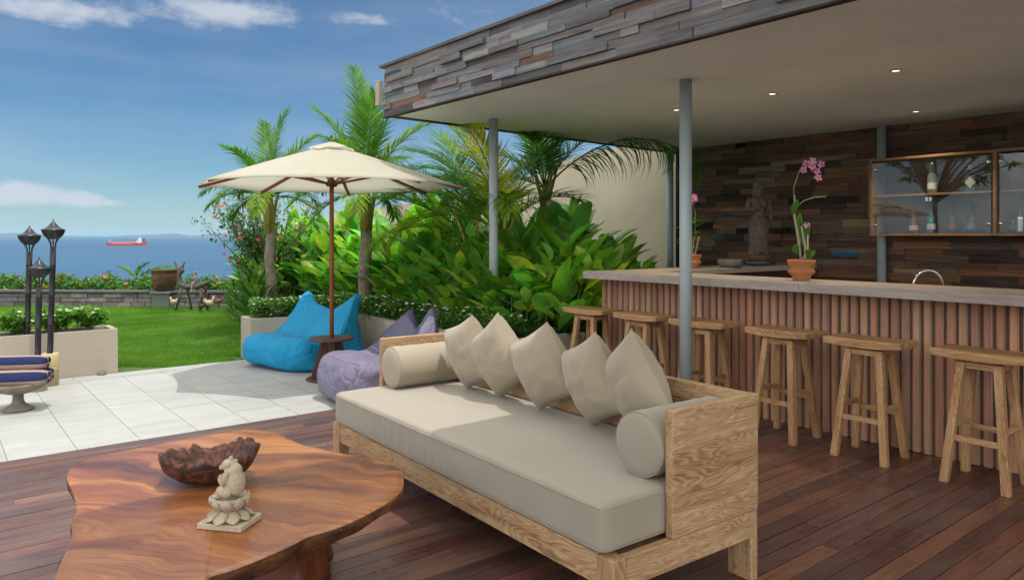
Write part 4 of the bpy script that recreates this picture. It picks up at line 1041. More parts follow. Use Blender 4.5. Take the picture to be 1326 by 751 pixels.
t = NT('frangipani_petal'); sx = t.n('ShaderNodeVectorMath', operation='LENGTH'); t.l(t.coord(), sx.inputs[0]); t.setc(t.ramp(sx.outputs['Value'], [(.008, (.8, .45, .02)), (.03, (.85, .78, .5))])); t.rough(.5); M['frangi'] = t.m
mb = MB()
for k in range(5):
    a = 2 * math.pi * k / 5; mb.leaf((0, 0, 0), (math.cos(a), math.sin(a), .35), (0, 0, 1), .036, .024, .5, .12, 4, lambda t_: math.sin(math.pi * (t_ * .7 + .22)))
fo = mb.build('flower', M['frangi'], smooth=True); fo.location = q - FWD * .165 - tw * .205 + Vector((0, 0, -.0)); fo.rotation_euler = (R(70), 0, ang - R(20)); tag(fo, 'yellow and white frangipani flower tucked at the end of a towel', 'flower')
mb = MB(); c_ = P(135, 485, 0); mb.lathe([(.04, -.02), (.045, .01), (.03, .03), (.01, .035)], n=12, wob=.15)
o = mb.build('stone_lump', M['stonefig'], smooth=True); o.location = (1.47, 8.83, .0); tag(o, 'small dark lump on the paving against the lit planter', 'stone')

bpy.context.view_layer.update(); dg = bpy.context.evaluated_depsgraph_get()
for e, o, paths, mt_ in SEAMS:
    oe = o.evaluated_get(dg)
    for pth in paths:
        pts = []
        for a_, b_ in zip(pth, pth[1:]):
            for k in range(3):
                q_ = Vector(a_).lerp(Vector(b_), k / 3); ok, loc, nrm, _ = oe.closest_point_on_mesh(q_)
                if ok: pts.append(loc + nrm * .001)
        if len(pts) > 3:
            m_ = MB(); m_.tube(pts, .0045, 6); m_.build('seam', mt_, e, smooth=True)

# ================================================================== ON AND BEHIND THE BAR
def pot(prof, n=28): m_ = MB(); m_.lathe(prof, n=n); return m_
POT = [(.062, .0), (.066, .012), (.072, .035), (.100, .060), (.104, .072), (.092, .085), (.084, .098), (.098, .128), (.106, .140), (.106, .158), (.094, .16), (.088, .13), (.02, .128)]
M['orchid_leaf'] = leafmat('orchid_leaf', ((.05, .14, .02), (.09, .20, .03), (.14, .26, .05)), .4, .2)
M['stemgreen'] = plain('stem_green', (.16, .24, .06), .5, .2, 20, .1)
M['stempale'] = plain('stem_pale', (.36, .34, .24), .6, .2, 30, .3)
M['petal'] = leafmat('orchid_petal', ((.26, .03, .25), (.50, .20, .46), (.85, .72, .82)), .5, .3, 45)
def orchid_flower(m_, c, s=1.0, face=(-.7, -.6, .2)):
    f = Vector(face).normalized(); a_ = f.orthogonal().normalized(); b_ = f.cross(a_)
    for k in range(5):
        an = 2 * math.pi * k / 5 + random.random() * .3; d = a_ * math.cos(an) + b_ * math.sin(an) + f * .25; m_.leaf(c, d, f, .034 * s, .024 * s, .4, .1, 3)
    m_.leaf(c, f, a_, .018 * s, .02 * s, .6, .3, 2)
# front orchid
p = Vector((5.34, 3.06, 1.131)); ex = RGT; 
e = empty('orchid_pot', p, 0, 'purple orchid in a terracotta pot on the front counter', 'potted plant')
pot([(r_ * 1.0, z) for r_, z in POT]).build('pot', M['terracotta'], e, smooth=True)
m_ = MB(); m_.lathe([(.088, .132), (.0, .138)], n=16); m_.build('soil', M['soil'], e)
Z = Vector((0, 0, 1))
m_ = MB(); m_.tube([Z * .13, Z * .30 - ex * .02, Z * .5 - ex * .055, Z * .66 - ex * .052], [.009, .010, .008, .006], 8); m_.tube([Z * .13 + ex * .03, Z * .26 + ex * .03, Z * .42 + ex * .0], [.009, .010, .006], 8); m_.tube([Z * .13 - ex * .02, Z * .22 + ex * .05, Z * .38 + ex * .05], [.007, .009, .005], 8); m_.build('cane', M['stempale'], e, smooth=True)
m_ = MB(); m_.tube([Z * .56 - ex * .055, Z * .72 - ex * .06, Z * .84 - ex * .02, Z * .89 + ex * .04], .0045, 6); m_.tube([Z * .56 - ex * .05, Z * .62 + ex * .02, Z * .645 + ex * .10, Z * .65 + ex * .19], .0045, 6); m_.build('flower_stem', M['stemgreen'], e, smooth=True)
m_ = MB()
for (h, sx_, L_) in ((.50, -.06, .15), (.36, .0, .17), (.30, .045, .16), (.16, .05, .10), (.20, -.03, .10), (.28, .02, .15)):
    for k in range(2): m_.leaf(Z * h + ex * sx_, Z * .9 + ex * random.uniform(-.5, .5) + FWD * random.uniform(-.5, .5), FWD, L_, .055, .5, .3)
m_.build('leaves', M['orchid_leaf'], e, smooth=True)
m_ = MB()
for (h_, r_) in ((.905, .035), (.86, .015), (.885, .085), (.93, .09), (.85, .115), (.80, .135), (.90, .14)): orchid_flower(m_, Z * h_ + ex * r_ - FWD * random.uniform(-.02, .05), 1.0)
orchid_flower(m_, Z * .43 + ex * .03 - FWD * .03, .9)
m_.build('blossoms', M['petal'], e, smooth=True)
# far orchid
p = Vector((6.40, 4.92, 1.129)); e = empty('orchid_pot', p, 0, 'pale purple orchid in a terracotta pot at the far end of the bar', 'potted plant')
pot([(r_ * 1.0, z * .95) for r_, z in POT]).build('pot', M['terracotta'], e, smooth=True)
m_ = MB(); m_.lathe([(.088, .125), (.0, .13)], n=16); m_.build('soil', M['soil'], e)
m_ = MB()
for k in range(7):
    a = random.uniform(0, 6.28); m_.tube([Z * .12 + Vector((.03 * math.cos(a), .03 * math.sin(a), 0)), Z * .34 + Vector((.08 * math.cos(a), .08 * math.sin(a), 0))], [.006, .004], 6)
m_.build('cane', M['stempale'], e)
m_ = MB()
for k in range(46):
    a = random.uniform(0, 6.28); h = random.uniform(.2, .56); r_ = random.uniform(0, .11) * (1.3 - h); m_.leaf(Z * h + Vector((r_ * math.cos(a), r_ * math.sin(a), 0)), Vector((math.cos(a), math.sin(a), random.uniform(.0, 1))), Z, random.uniform(.07, .13), .032, .6, .3)
m_.build('leaves', M['orchid_leaf'], e, smooth=True)
m_ = MB(); m_.tube([Z * .3 + ex * .03, Z * .6 + ex * .035, Z * .72 + ex * .0, Z * .76 - ex * .06], .004, 6); m_.build('flower_stem', M['stemgreen'], e)
m_ = MB()
for k in range(8): orchid_flower(m_, Z * (.73 + random.uniform(-.03, .05)) + ex * random.uniform(-.09, .03) - FWD * random.uniform(0, .04), 1.1)
m_.build('blossoms', M['petal'], e, smooth=True)
# small planted bowls near the statue
p = Vector((7.55, 4.86, 1.129)); e = empty('dish_planter', p, 0, 'brown bowl standing in a green glazed dish beside the stone statue', 'bowl')
M['green_glaze'] = plain('green_glaze', (.05, .14, .11), .3, .2, 9, .1)
m_ = MB(); m_.lathe([(.09, 0), (.135, .03), (.14, .05), (.12, .05), (.05, .03)], n=28); m_.build('dish', M['green_glaze'], e, smooth=True)
m_ = MB(); m_.lathe([(.09, .035), (.13, .07), (.14, .11), (.13, .125), (.11, .12), (.02, .11)], n=28); m_.build('bowl', plain('brown_clay', (.13, .06, .03), .7), e, smooth=True)
m_ = MB()
for k in range(9): a = random.uniform(-1, 1); m_.leaf(Z * .11 + ex * .03, Vector((random.uniform(-1, 1), random.uniform(-1, 1), 1.6)), Z, random.uniform(.06, .14), .02, .8, .2)
m_.build('leaves', M['orchid_leaf'], e, smooth=True)
m_ = MB(); m_.lathe([(.10, 0), (.13, .02), (.135, .07), (.12, .09), (.05, .085)], n=20, wob=.05); o = m_.build('stone_mortar', M['stonefig'], smooth=True); o.location = (6.95, 4.82, 1.129); tag(o, 'squat grey stone bowl on the back corner of the bar', 'bowl')
# statue
M['statue'] = plain('statue_stone', (.17, .135, .12), .9, .3, 18, .8, bdist=.015)
pS = Vector((7.80, 5.02, 1.129)); st = empty('stone_statue', pS, math.atan2(-FWD.y, -FWD.x) + R(90) + R(14), 'dark carved stone statue of a standing draped figure on a black plinth', 'statue')
m_ = MB(); m_.box((-.16, -.11, 0), (.16, .11, .05)); m_.box((-.05, -.05, .0505), (.05, .05, .12)); m_.build('plinth', M['black'], st, bevel=.004)
EL = [(0, -.005, .90, .055, .062, .072), (0, .02, .955, .058, .055, .04), (0, .01, 1.005, .03, .03, .035), (-.058, .012, .885, .018, .03, .055), (.058, .012, .885, .018, .03, .055), (0, 0, .83, .034, .034, .045),
      (0, 0, .775, .135, .048, .036), (0, -.005, .715, .095, .058, .075), (-.045, -.052, .725, .036, .03, .034), (.045, -.052, .725, .036, .03, .034), (0, 0, .62, .072, .052, .085), (0, 0, .53, .118, .078, .07), (0, -.066, .895, .012, .012, .018),
      (-.145, 0, .715, .03, .03, .085, 8), (-.115, -.05, .655, .05, .028, .026, 20), (-.06, -.07, .675, .028, .022, .022), (.145, 0, .71, .03, .03, .085, -8), (.155, -.015, .60, .024, .026, .08), (.15, -.03, .52, .022, .024, .035)]
so = blob('carved_figure', EL, M['statue'], st, .009, 3)
m_ = MB(); m_.lathe([(.135, .10), (.130, .14), (.115, .25), (.122, .38), (.128, .47), (.118, .52), (.09, .55)], n=36, M=Matrix.Scale(.7, 4, (0, 1, 0)))
for i, v_ in enumerate(m_.v):
    a = math.atan2(v_[1], v_[0]); k = 1 + .05 * math.sin(a * 14) * (1 if v_[2] < .45 else .2); m_.v[i] = (v_[0] * k, v_[1] * k, v_[2])
m_.build('draped_skirt', M['statue'], st, smooth=True)
m_ = MB(); m_.tube([(.075 * math.cos(a * .7854), .058 * math.sin(a * .7854) * 1.0, .53) for a in range(9)], .014, 6); m_.lathe([(.05, .995), (.035, 1.02), (.01, 1.045)], n=14); m_.build('girdle_and_topknot', M['statue'], st, smooth=True)
# tap
e = empty('tap', (5.97, 2.28, .92), 0, 'curved chrome tap behind the counter', 'tap'); Y = Vector((0, 1, 0)); dv = (-RGT * .9 + FWD * -.1).normalized()
m_ = MB(); pts = [Z * 0, Z * .18] + [Z * (.18 + .12 * math.sin(math.pi * k / 10)) + dv * (.12 * (1 - math.cos(math.pi * k / 10))) for k in range(1, 10)] + [dv * .245 + Z * .165]
m_.tube(pts, .008, 10); m_.build('spout', M['chrome'], e, smooth=True)
m_ = MB(); m_.tube([dv * .245 + Z * .17, dv * .26 + Z * .14], [.010, .016], 10); m_.build('spray_head', M['chrome'], e, smooth=True)
m_ = MB(); m_.lathe([(.022, 0), (.022, .02), (.012, .03)], n=16); m_.build('base', M['chrome'], e, smooth=True)
# ------------------------------------------------------------------ glass cabinet
CX0, CX1, CY1, CZ0, CZ1 = 8.2, 8.53, 3.885, 1.475, 2.325
DIVY = 2.665; CY0 = DIVY - (CY1 - DIVY)
cab = empty('glass_cabinet', (CX0, CY1, CZ0), 0, 'wood framed wall cabinet with glass doors full of bottles', 'cabinet')
def LC(o): o.parent = cab; o.location = Vector(o.location) - Vector((CX0, CY1, CZ0)); return o
m_ = MB(); m_.box((CX0, CY0, CZ0), (CX1, CY1, CZ0 + .028)); m_.box((CX0, CY0, CZ1 - .026), (CX1, CY1, CZ1)); m_.box((CX0 + .001, CY1 - .026, CZ0 + .0285), (CX1, CY1 - .001, CZ1 - .0265)); m_.box((CX0 + .001, CY0 + .001, CZ0 + .0285), (CX1, CY0 + .026, CZ1 - .0265)); m_.box((CX0 + .0012, DIVY - .016, CZ0 + .0285), (CX1, DIVY + .016, CZ1 - .0265))
LC(m_.build('frame', M['cabinet'], bevel=.003))
M['cab_back'] = wood('cabinet_back', ((.05, .03, .022), (.10, .06, .045), (.14, .09, .06)), 'y')
m_ = MB(); m_.box((CX1 - .012, CY0 + .027, CZ0 + .029), (CX1 - .002, CY1 - .027, CZ1 - .027)); LC(m_.build('back_panel', M['cab_back']))
for a_, b_ in ((DIVY + .0165, CY1 - .0265), (CY0 + .0265, DIVY - .0165)):
    m_ = MB(); m_.box((CX0 + .06, a_, 1.905), (CX1 - .013, b_, 1.925)); LC(m_.build('shelf', M['cabinet'], bevel=.002))
    t = None
    for c_, d_ in ((a_, (a_ + b_) / 2 - .001), ((a_ + b_) / 2 + .001, b_)):
        m_ = MB(); m_.box((CX0 + .006, c_ + .001, CZ0 + .032), (CX0 + .012, d_ - .001, CZ1 - .030)); g = LC(m_.build('glass_door', M.setdefault('glass', None) or M['glass_'] if 'glass_' in M else None)) if False else None
t = NT('clear_glass'); gl = t.n('ShaderNodeBsdfGlossy'); gl.inputs['Roughness'].default_value = .01; gl.inputs[0].default_value = (1, 1, 1, 1)
trn = t.n('ShaderNodeBsdfTransparent'); trn.inputs[0].default_value = (.93, .96, .95, 1); fr = t.n('ShaderNodeFresnel'); fr.inputs['IOR'].default_value = 1.65
mr = t.n('ShaderNodeMath', operation='MULTIPLY_ADD'); t.l(fr.outputs[0], mr.inputs[0]); mr.inputs[1].default_value = 1.0; mr.inputs[2].default_value = .02
mx = t.n('ShaderNodeMixShader'); t.l(mr.outputs[0], mx.inputs[0]); t.l(trn.outputs[0], mx.inputs[1]); t.l(gl.outputs[0], mx.inputs[2]); t.l(mx.outputs[0], t.out.inputs[0]); M['glass'] = t.m
for a_, b_ in ((DIVY + .0165, CY1 - .0265), (CY0 + .0265, DIVY - .0165)):
    md = (a_ + b_) / 2
    for c_, d_ in ((a_, md - .001), (md + .001, b_)):
        m_ = MB(); m_.quad([(CX0 + .006, c_ + .001, CZ0 + .032), (CX0 + .006, d_ - .001, CZ0 + .032), (CX0 + .006, d_ - .001, CZ1 - .030), (CX0 + .006, c_ + .001, CZ1 - .030)])
        LC(m_.build('glass_door', M['glass']))
    for yy, zz in ((a_ + .035, CZ0 + .12), (a_ + .035, CZ1 - .12), (b_ - .035, CZ0 + .12), (b_ - .035, CZ1 - .12)):
        m_ = MB(); m_.lathe([(.018, 0), (.02, .004), (.016, .01), (.004, .012)], n=18, M=Matrix.Rotation(R(-90), 4, 'Y')); o = m_.build('hinge_disc', M['chrome'], smooth=True); o.location = (CX0 + .004, yy, zz); LC(o)
    m_ = MB(); m_.box((CX0 - .008, md - .03, 1.84), (CX0 + .004, md - .005, 1.88)); m_.box((CX0 - .008, md + .005, 1.84), (CX0 + .004, md + .03, 1.88)); LC(m_.build('door_catch', M['chrome']))
m_ = MB(); m_.box((8.62, CY1 - .05, CZ0 + .15), (8.648, CY1 + .22, CZ1 + .0)); o = m_.build('wall_panel', M['cabinet']); tag(o, 'orange brown wood panel fixed to the wall beside the cabinet', 'panel')
# bottles
def glassm(name, c, rough=.08, alpha=.6):
    t = NT(name); t.setc(c); t.rough(rough); t.b.inputs['Transmission Weight'].default_value = alpha; t.b.inputs['IOR'].default_value = 1.45; return t.m
BM = {'clear': glassm('bottle_clear', (.75, .85, .85), .05, .8), 'teal': glassm('bottle_teal', (.04, .22, .30), .05, .25), 'green': glassm('bottle_green', (.01, .04, .02), .08, 0), 'dark': glassm('bottle_dark', (.010, .016, .03), .08, 0), 'pink': glassm('bottle_amber', (.16, .05, .04), .1, 0)}
M['label_white'] = plain('label_white', (.65, .66, .60), .6, .05, 20, 0); M['label_red'] = plain('label_red', (.18, .04, .03), .6, .1, 20, 0); M['label_grey'] = plain('label_grey', (.12, .15, .20), .6, .1, 20, 0); M['label_pink'] = plain('label_pink', (.55, .38, .36), .6, .1, 20, 0)
def bottle(px, zb, h, r, mat, lab, kind, labmat, cap='black', square=False):
    X = CX0 + .17; k = (px - W0/2) / F; y = (RGT.x * X - k * FWD.x * X) / (k * FWD.y - RGT.y)
    e = empty('bottle', (X, y, zb), R(20), lab, 'bottle', 'bottles in the glass cabinet')
    prof = [(r * .9, 0), (r, .008), (r, h * .55), (r * .93, h * .60), (r * .45, h * .70), (r * .36, h * .76), (r * .36, h * .93), (r * .4, h * .94)]
    m_ = MB(); m_.lathe(prof, n=4 if square else 24, M=Matrix.Rotation(R(45), 4, 'Z') if square else None); m_.build('glass_body', mat, e, smooth=not square)
    m_ = MB(); m_.lathe([(r * .40, h * .941), (r * .40, h), (r * .1, h + .002)], n=16); m_.build('cap', M[cap], e)
    if kind == 'diamond':
        m_ = MB(); s = r * .78; m_.f.append([m_.av(p_) for p_ in ((-r * .75 - .004, 0, h * .12), (-r * .75 - .004, -s, h * .32), (-r * .75 - .004, 0, h * .52), (-r * .75 - .004, s, h * .32))]); o = m_.build('label', labmat, e)
    else: m_ = MB(); m_.lathe([(r * 1.015, h * .14), (r * 1.015, h * .34)], n=24, cap=False); m_.build('label', labmat, e, smooth=True)
bottle(1207, 1.926, .33, .045, BM['clear'], 'tall clear bottle on the upper cabinet shelf', 'band', M['label_white'], 'chrome')
bottle(1256, 1.926, .30, .062, BM['dark'], 'dark blue bottle with a pale diamond label on the upper shelf', 'diamond', M['label_white'], square=True)
bottle(1183, 1.504, .25, .045, BM['pink'], 'amber bottle with a pinkish label, leftmost on the lower shelf', 'band', M['label_pink'], 'terracotta')
bottle(1206, 1.504, .29, .04, BM['teal'], 'pale blue bottle with a white label on the lower shelf', 'band', M['label_white'])
bottle(1233, 1.504, .31, .042, BM['green'], 'dark green bottle with a small red label on the lower shelf', 'band', M['label_red'])
bottle(1259, 1.504, .31, .045, BM['dark'], 'black bottle with a slate label on the lower shelf', 'band', M['label_grey'])
bottle(1312, 1.504, .24, .038, BM['dark'], 'short dark bottle right of the cabinet divider', 'band', M['label_grey'])
X = CX0 + .15; k = (1321 - W0/2) / F; y = (RGT.x * X - k * FWD.x * X) / (k * FWD.y - RGT.y)
m_ = MB(); m_.lathe([(.03, 0)] + [(.033 + .0035 * (i % 2) + .0006 * i, .008 + .012 * i) for i in range(13)] + [(.04, .17), (.028, .19), (.018, .2), (.018, .225), (.006, .23)], n=24); o = m_.build('cocktail_shaker', M['chrome'], smooth=True); o.location = (X, y, 1.504); tag(o, 'ribbed steel cocktail shaker on the lower cabinet shelf', 'shaker')

# ================================================================== LAWN OBJECTS
pp = P(213, 396.5, 0); pd = 15.0
e = empty('urn_pedestal', (pp.x, pp.y, 0), math.atan2(RGT.y, RGT.x), 'grey square stone pedestal under the big urn', 'pedestal')
M['ped'] = plain('pedestal_stone', (.10, .12, .11), .9, .15, 5, .4)
m_ = MB(); m_.box((-.18, -.18, -.05), (.18, .18, .27)); m_.build('block', M['ped'], e, bevel=.01)
m_ = MB(); m_.box((-.21, -.21, .271), (.21, .21, .315)); m_.build('cap_slab', M['ped'], e, bevel=.008)
e = empty('urn', (pp.x, pp.y, .316), 0, 'large dark glazed urn planted with grass, on the stone pedestal', 'urn')
t = NT('urn_glaze'); n = t.noise(t.coord((1,1,2.5)), 4, 5, .6); t.setc(t.ramp(n, [(.35, (.03, .02, .018)), (.55, (.10, .045, .028)), (.7, (.17, .09, .06))])); t.rough(.28); t.bump(n, .2, .01); M['urn'] = t.m
m_ = MB(); m_.lathe([(.14, 0), (.17, .02), (.22, .12), (.245, .24), (.25, .33), (.245, .40), (.27, .43), (.275, .455), (.25, .46), (.235, .42), (.02, .42)], n=40); m_.build('vessel', M['urn'], e, smooth=True)
m_ = MB(); m_.lathe([(.252, .34), (.256, .345), (.252, .35)], n=40, cap=False); m_.build('band', M['urn'], e, smooth=True)
M['fern'] = leafmat('fine_grass', ((.06, .16, .02), (.10, .22, .03), (.16, .28, .05)), .6, .3)
m_ = MB()
for k in range(240):
    a = random.uniform(0, 6.28); r_ = .22 * random.random() ** .5; m_.leaf((r_ * math.cos(a), r_ * math.sin(a), .42), (random.uniform(-.7, .7), random.uniform(-.7, .7), 1), Z, random.uniform(.06, .16), .010, .7, .2, 3)
m_.build('grass_tuft', M['fern'], e, smooth=True)
# wooden horse and rider
t = NT('driftwood'); n = t.noise(t.coord((1,1,1)), 12, 6, .7, .5); t.setc(t.ramp(n, [(.3, (.025, .02, .018)), (.55, (.08, .065, .055)), (.75, (.16, .13, .11))])); t.rough(.9); t.bump(n, .8, .02); M['drift'] = t.m
hp = P(251, 402, 0); ha = math.atan2(RGT.y, RGT.x)
e = empty('wooden_horse', (hp.x, hp.y, 0), ha + R(-12), 'dark driftwood horse sculpture standing on the lawn before the urn', 'sculpture')
J = [(-.26, 0, .46, (.055, .055)), (-.1, 0, .47, (.06, .06)), (.1, 0, .48, (.06, .06)), (.26, 0, .53, (.045, .045)), (.36, 0, .58, (.028, .028)), (-.32, 0, .56, (.05, .05)), (-.33, 0, .68, (.045, .045)), (-.30, 0, .80, (.055, .05)), (-.22, 0, .77, (.04, .035)), (-.38, 0, .86, (.02, .02)), (-.44, .0, .98, (.014, .014)), (-.24, 0, .88, (.018, .018)), (-.20, 0, .96, (.012, .012))]
E = [(0,1),(1,2),(2,3),(3,4),(0,5),(5,6),(6,7),(7,8),(7,9),(9,10),(7,11),(11,12)]
skin('body', J, E, M['drift'], e)
for (x0, y0, x1, r_) in ((-.24, -.06, -.34, .022), (-.20, .06, -.12, .022), (.20, -.05, .19, .026), (.22, .05, .24, .026)):
    m_ = MB(); m_.tube([(x0, y0, .45), ((x0 + x1) / 2 + .01, y0 * 1.3, .22), (x1, y0 * 1.6, 0)], [r_ * 1.2, r_, r_ * .85], 8, jit=.1); m_.build('leg', M['drift'], e, smooth=True)
e = empty('rider_figure', (hp.x + RGT.x * .03, hp.y + RGT.y * .03, .52), ha + R(-12), 'small carved grey rider figure sitting on the driftwood horse', 'figurine')
M['rider'] = plain('rider_wood', (.17, .16, .15), .9, .2, 20, .5)
J = [(0, 0, .03, (.04, .04)), (0, 0, .12, (.05, .045)), (0, 0, .185, (.02, .02)), (0, 0, .225, (.038, .038)), (0, 0, .26, (.03, .03)), (-.03, -.065, .0, .022), (-.02, -.085, -.17, .018), (-.03, .065, .0, .022), (-.02, .085, -.17, .018), (-.05, -.05, .12, .015), (-.10, -.03, .05, .012), (-.05, .05, .12, .015), (-.10, .03, .05, .012)]
skin('rider', J, [(0,1),(1,2),(2,3),(3,4),(0,5),(5,6),(0,7),(7,8),(1,9),(9,10),(1,11),(11,12)], M['rider'], e)
def hen(px, py, flip, mat, lab, s=1.0):
    p_ = P(px, py, 0); e = empty('hen_figurine', (p_.x, p_.y, 0), ha + (math.pi if flip else 0), lab, 'figurine', 'hen figurines on the lawn'); e.scale = (s, s, s)
    blob('body', [(0, 0, .17, .09, .055, .06, 10), (-.09, 0, .225, .05, .016, .035, -50), (.065, 0, .215, .034, .03, .06, 20), (.085, 0, .275, .027, .024, .026), (.115, 0, .27, .018, .008, .008), (.085, 0, .305, .022, .006, .014), (.10, 0, .25, .008, .006, .016), (0, -.045, .18, .05, .018, .035, 10), (0, .045, .18, .05, .018, .035, 10)], mat, e, .006, 3)
    m_ = MB()
    for sy in (-1, 1): m_.tube([(0, sy * .025, .12), (.005, sy * .028, 0)], .006, 6); m_.tube([(-.01, sy * .028, .003), (.035, sy * .03, .003)], .005, 5)
    m_.build('legs', M['drift'], e)
M['hen_pale'] = plain('hen_pale', (.42, .36, .24), .85, .2, 12, .4); M['hen_brown'] = plain('hen_brown', (.17, .08, .05), .85, .3, 12, .4)
hen(225, 399, True, M['hen_pale'], 'small pale hen figurine at the foot of the pedestal', .75); hen(271, 403, False, M['hen_pale'], 'pale hen figurine right of the driftwood horse', .95); hen(283, 399, True, M['hen_brown'], 'brown hen figurine furthest right on the lawn', .85)
M['hen_dark'] = plain('hen_dark', (.04, .035, .03), .85, .3, 12, .4); hen(261, 405, True, M['hen_dark'], 'dark hen figurine beside the horse hind legs', .75)
# ship
sd = 2300; c_ = PD(163, 316, sd); e = empty('tanker', (c_.x, c_.y, -30), math.atan2(RGT.y, RGT.x), 'red hulled tanker ship with white bridge on the sea', 'ship')
M['hull'] = plain('ship_red', (.52, .018, .012), .5, .05, .1, 0); M['shipwhite'] = plain('ship_white', (.7, .72, .72), .5, .02, .1, 0); M['shipdark'] = plain('ship_dark', (.05, .06, .10), .5, .1, .1, 0); M['hull_light'] = plain('ship_stripe', (.70, .25, .20), .5, .05, .1, 0)
m_ = MB(); ps = []; st_n = [(-62, 1.5, 9.5), (-56, 7, 9), (-40, 10, 8), (30, 10, 8), (48, 9, 8), (60, 7, 11), (63, 5, 11.5)]; prev = None
for x, w, h in st_n:
    r = [m_.av((x, -w * .8, -1)), m_.av((x, -w, h)), m_.av((x, w, h)), m_.av((x, w * .8, -1))]
    if prev:
        for k in range(4): m_.f.append([prev[k], prev[(k+1) % 4], r[(k+1) % 4], r[k]])
    else: m_.f.append(r[::-1])
    prev = r
m_.f.append(prev); m_.build('hull', M['hull'], e)
m_ = MB(); m_.box((-40, -7, 8.1), (34, 7, 9.6)); [m_.box((-36 + 12 * i, -8, 9.7), (-29 + 12 * i, 8, 10.8)) for i in range(6)]; m_.box((-38, -10.15, 4.5), (-8, -9.9, 6.5)); m_.box((-4, -10.15, 4.5), (26, -9.9, 6.5)); m_.build('deck_gear', M['hull_light'], e)
m_ = MB(); m_.box((38, -8, 8.5), (52, 8, 15)); m_.box((40, -9, 15.1), (50, 9, 19)); m_.box((42, -5, 19.1), (47, 5, 22)); m_.box((-50, -.5, 8), (-49, .5, 20)); m_.box((44, -.4, 22.1), (44.8, .4, 29)); sup = m_.build('superstructure', M['shipwhite'], e)
m_ = MB(); m_.box((53, -3, 10), (58, 3, 22)); m_.box((39.8, -7.5, 16.3), (39.9, 7.5, 17.6)); [m_.box((40.5 + i * 2.4, -9.2, 16.2), (41.9 + i * 2.4, -9.05, 17.6)) for i in range(4)]; m_.build('funnel', M['shipdark'], e)

# ================================================================== PLANTS
GREENS = ((.075, .25, .022), (.15, .40, .045), (.28, .54, .11))
M['bigleaf'] = leafmat('broad_leaf', GREENS, .36, .35, 2.2, tint=True, spec=.5)
M['bigstem'] = plain('plant_stem', (.07, .16, .03), .5, .2, 8, .1)
M['smallleaf'] = leafmat('small_leaf', ((.035, .12, .018), (.06, .18, .025), (.11, .26, .035)), .5, .3, 5, tint=True)
M['palmleaf'] = leafmat('palm_leaf', ((.04, .125, .016), (.08, .205, .03), (.15, .30, .045)), .5, .3, 4, tint=True, spec=.2)
M['whitepetal'] = leafmat('white_petal', ((.7, .72, .68), (.78, .8, .76), (.85, .85, .82)), .6, .3)
M['redpetal'] = leafmat('red_petal', ((.45, .01, .02), (.6, .02, .03), (.7, .08, .05)), .6, .3)
M['orangepetal'] = leafmat('orange_petal', ((.55, .05, .02), (.7, .12, .04), (.75, .08, .12)), .6, .3)
t = NT('palm_bark'); v = t.coord((1, 1, 1), rand=3); wv = t.n('ShaderNodeTexWave', wave_type='BANDS', bands_direction='Z'); wv.inputs['Scale'].default_value = 11; wv.inputs['Distortion'].default_value = 3.5; wv.inputs['Detail Scale'].default_value = 2; t.l(v, wv.inputs['Vector'])
n = t.noise(v, 14, 5, .7); f = t.mix(.72, wv.outputs[1], n); t.setc(t.ramp(f, [(.25, (.10, .075, .05)), (.5, (.22, .18, .14)), (.75, (.33, .29, .24))])); t.rough(.9); t.bump(f, .7, .02); M['palmbark'] = t.m
M['crownshaft'] = plain('crown_shaft', (.30, .26, .05), .5, .3, 9, .3)
def leafshape(t_): return max(.02, math.sin(math.pi * (t_ ** .9)) ** .62)
def broadplant(name, loc, h, n, seed, L=.42, W=.17, spread=.33, make=True):
    random.seed(seed); e = empty(name, loc, random.uniform(0, 6.28)); lf = MB(); st_ = MB()
    for k in range(n):
        a = random.uniform(0, 6.283); hh = h * (.22 + .78 * (k + random.random()) / n); r_ = spread * random.uniform(.15, 1.0) * (1.15 - .55 * hh / h)
        base = Vector((random.uniform(-.07, .07), random.uniform(-.07, .07), 0)); tip = Vector((r_ * math.cos(a), r_ * math.sin(a), hh))
        if k % 2 == 0: st_.tube([base, base * .5 + tip * .5 + Vector((0, 0, .08)), tip], [.012, .009, .005], 5, cap=False)
        tl = random.uniform(.25, .95); d = Vector((math.cos(a) * tl, math.sin(a) * tl, random.uniform(.85, 1.6)))
        g = random.uniform(.5, 1.5); lf.col((g * random.uniform(.7, 1.6), g, g * random.uniform(.6, 1.5)))
        if random.random() < .03: lf.col((3.2, 1.5, .9))
        lf.leaf(tip, d, Z, L * random.uniform(.5, 1.3), W * random.uniform(.6, 1.25), random.uniform(.1, .8), random.uniform(.12, .32), 6, leafshape, wave=.05)
    lf.build('leaves', M['bigleaf'], e, smooth=True); st_.build('stems', M['bigstem'], e, smooth=True); return e
GB = 'broad leaved plants filling the raised bed'
protos = [broadplant('broadleaf_plant', (0, 0, 0), 1.0, 30, s, .42, .175) for s in (11, 12, 13, 14, 15)]
random.seed(21); places = []
def frontd(px):
    k = (px - W0/2) / F
    # ray hits X=4.85 or the left front line Y = 9.2
    d1 = 4.88 / (FWD.x + RGT.x * k); d2 = 9.35 / (FWD.y + RGT.y * k); return max(d1, d2) if px < 480 else d1
def topy(px):   # top outline of the foliage mass in the photograph
    pts = [(300, 345), (330, 318), (360, 300), (395, 292), (440, 288), (480, 300), (520, 300), (560, 292), (600, 286), (640, 296), (680, 302), (712, 300), (740, 298), (765, 310), (790, 325), (830, 345), (870, 360)]
    for (a, b), (c, d_) in zip(pts, pts[1:]):
        if a <= px <= c: return b + (d_ - b) * (px - a) / (c - a)
    return pts[-1][1] if px > 870 else pts[0][1]
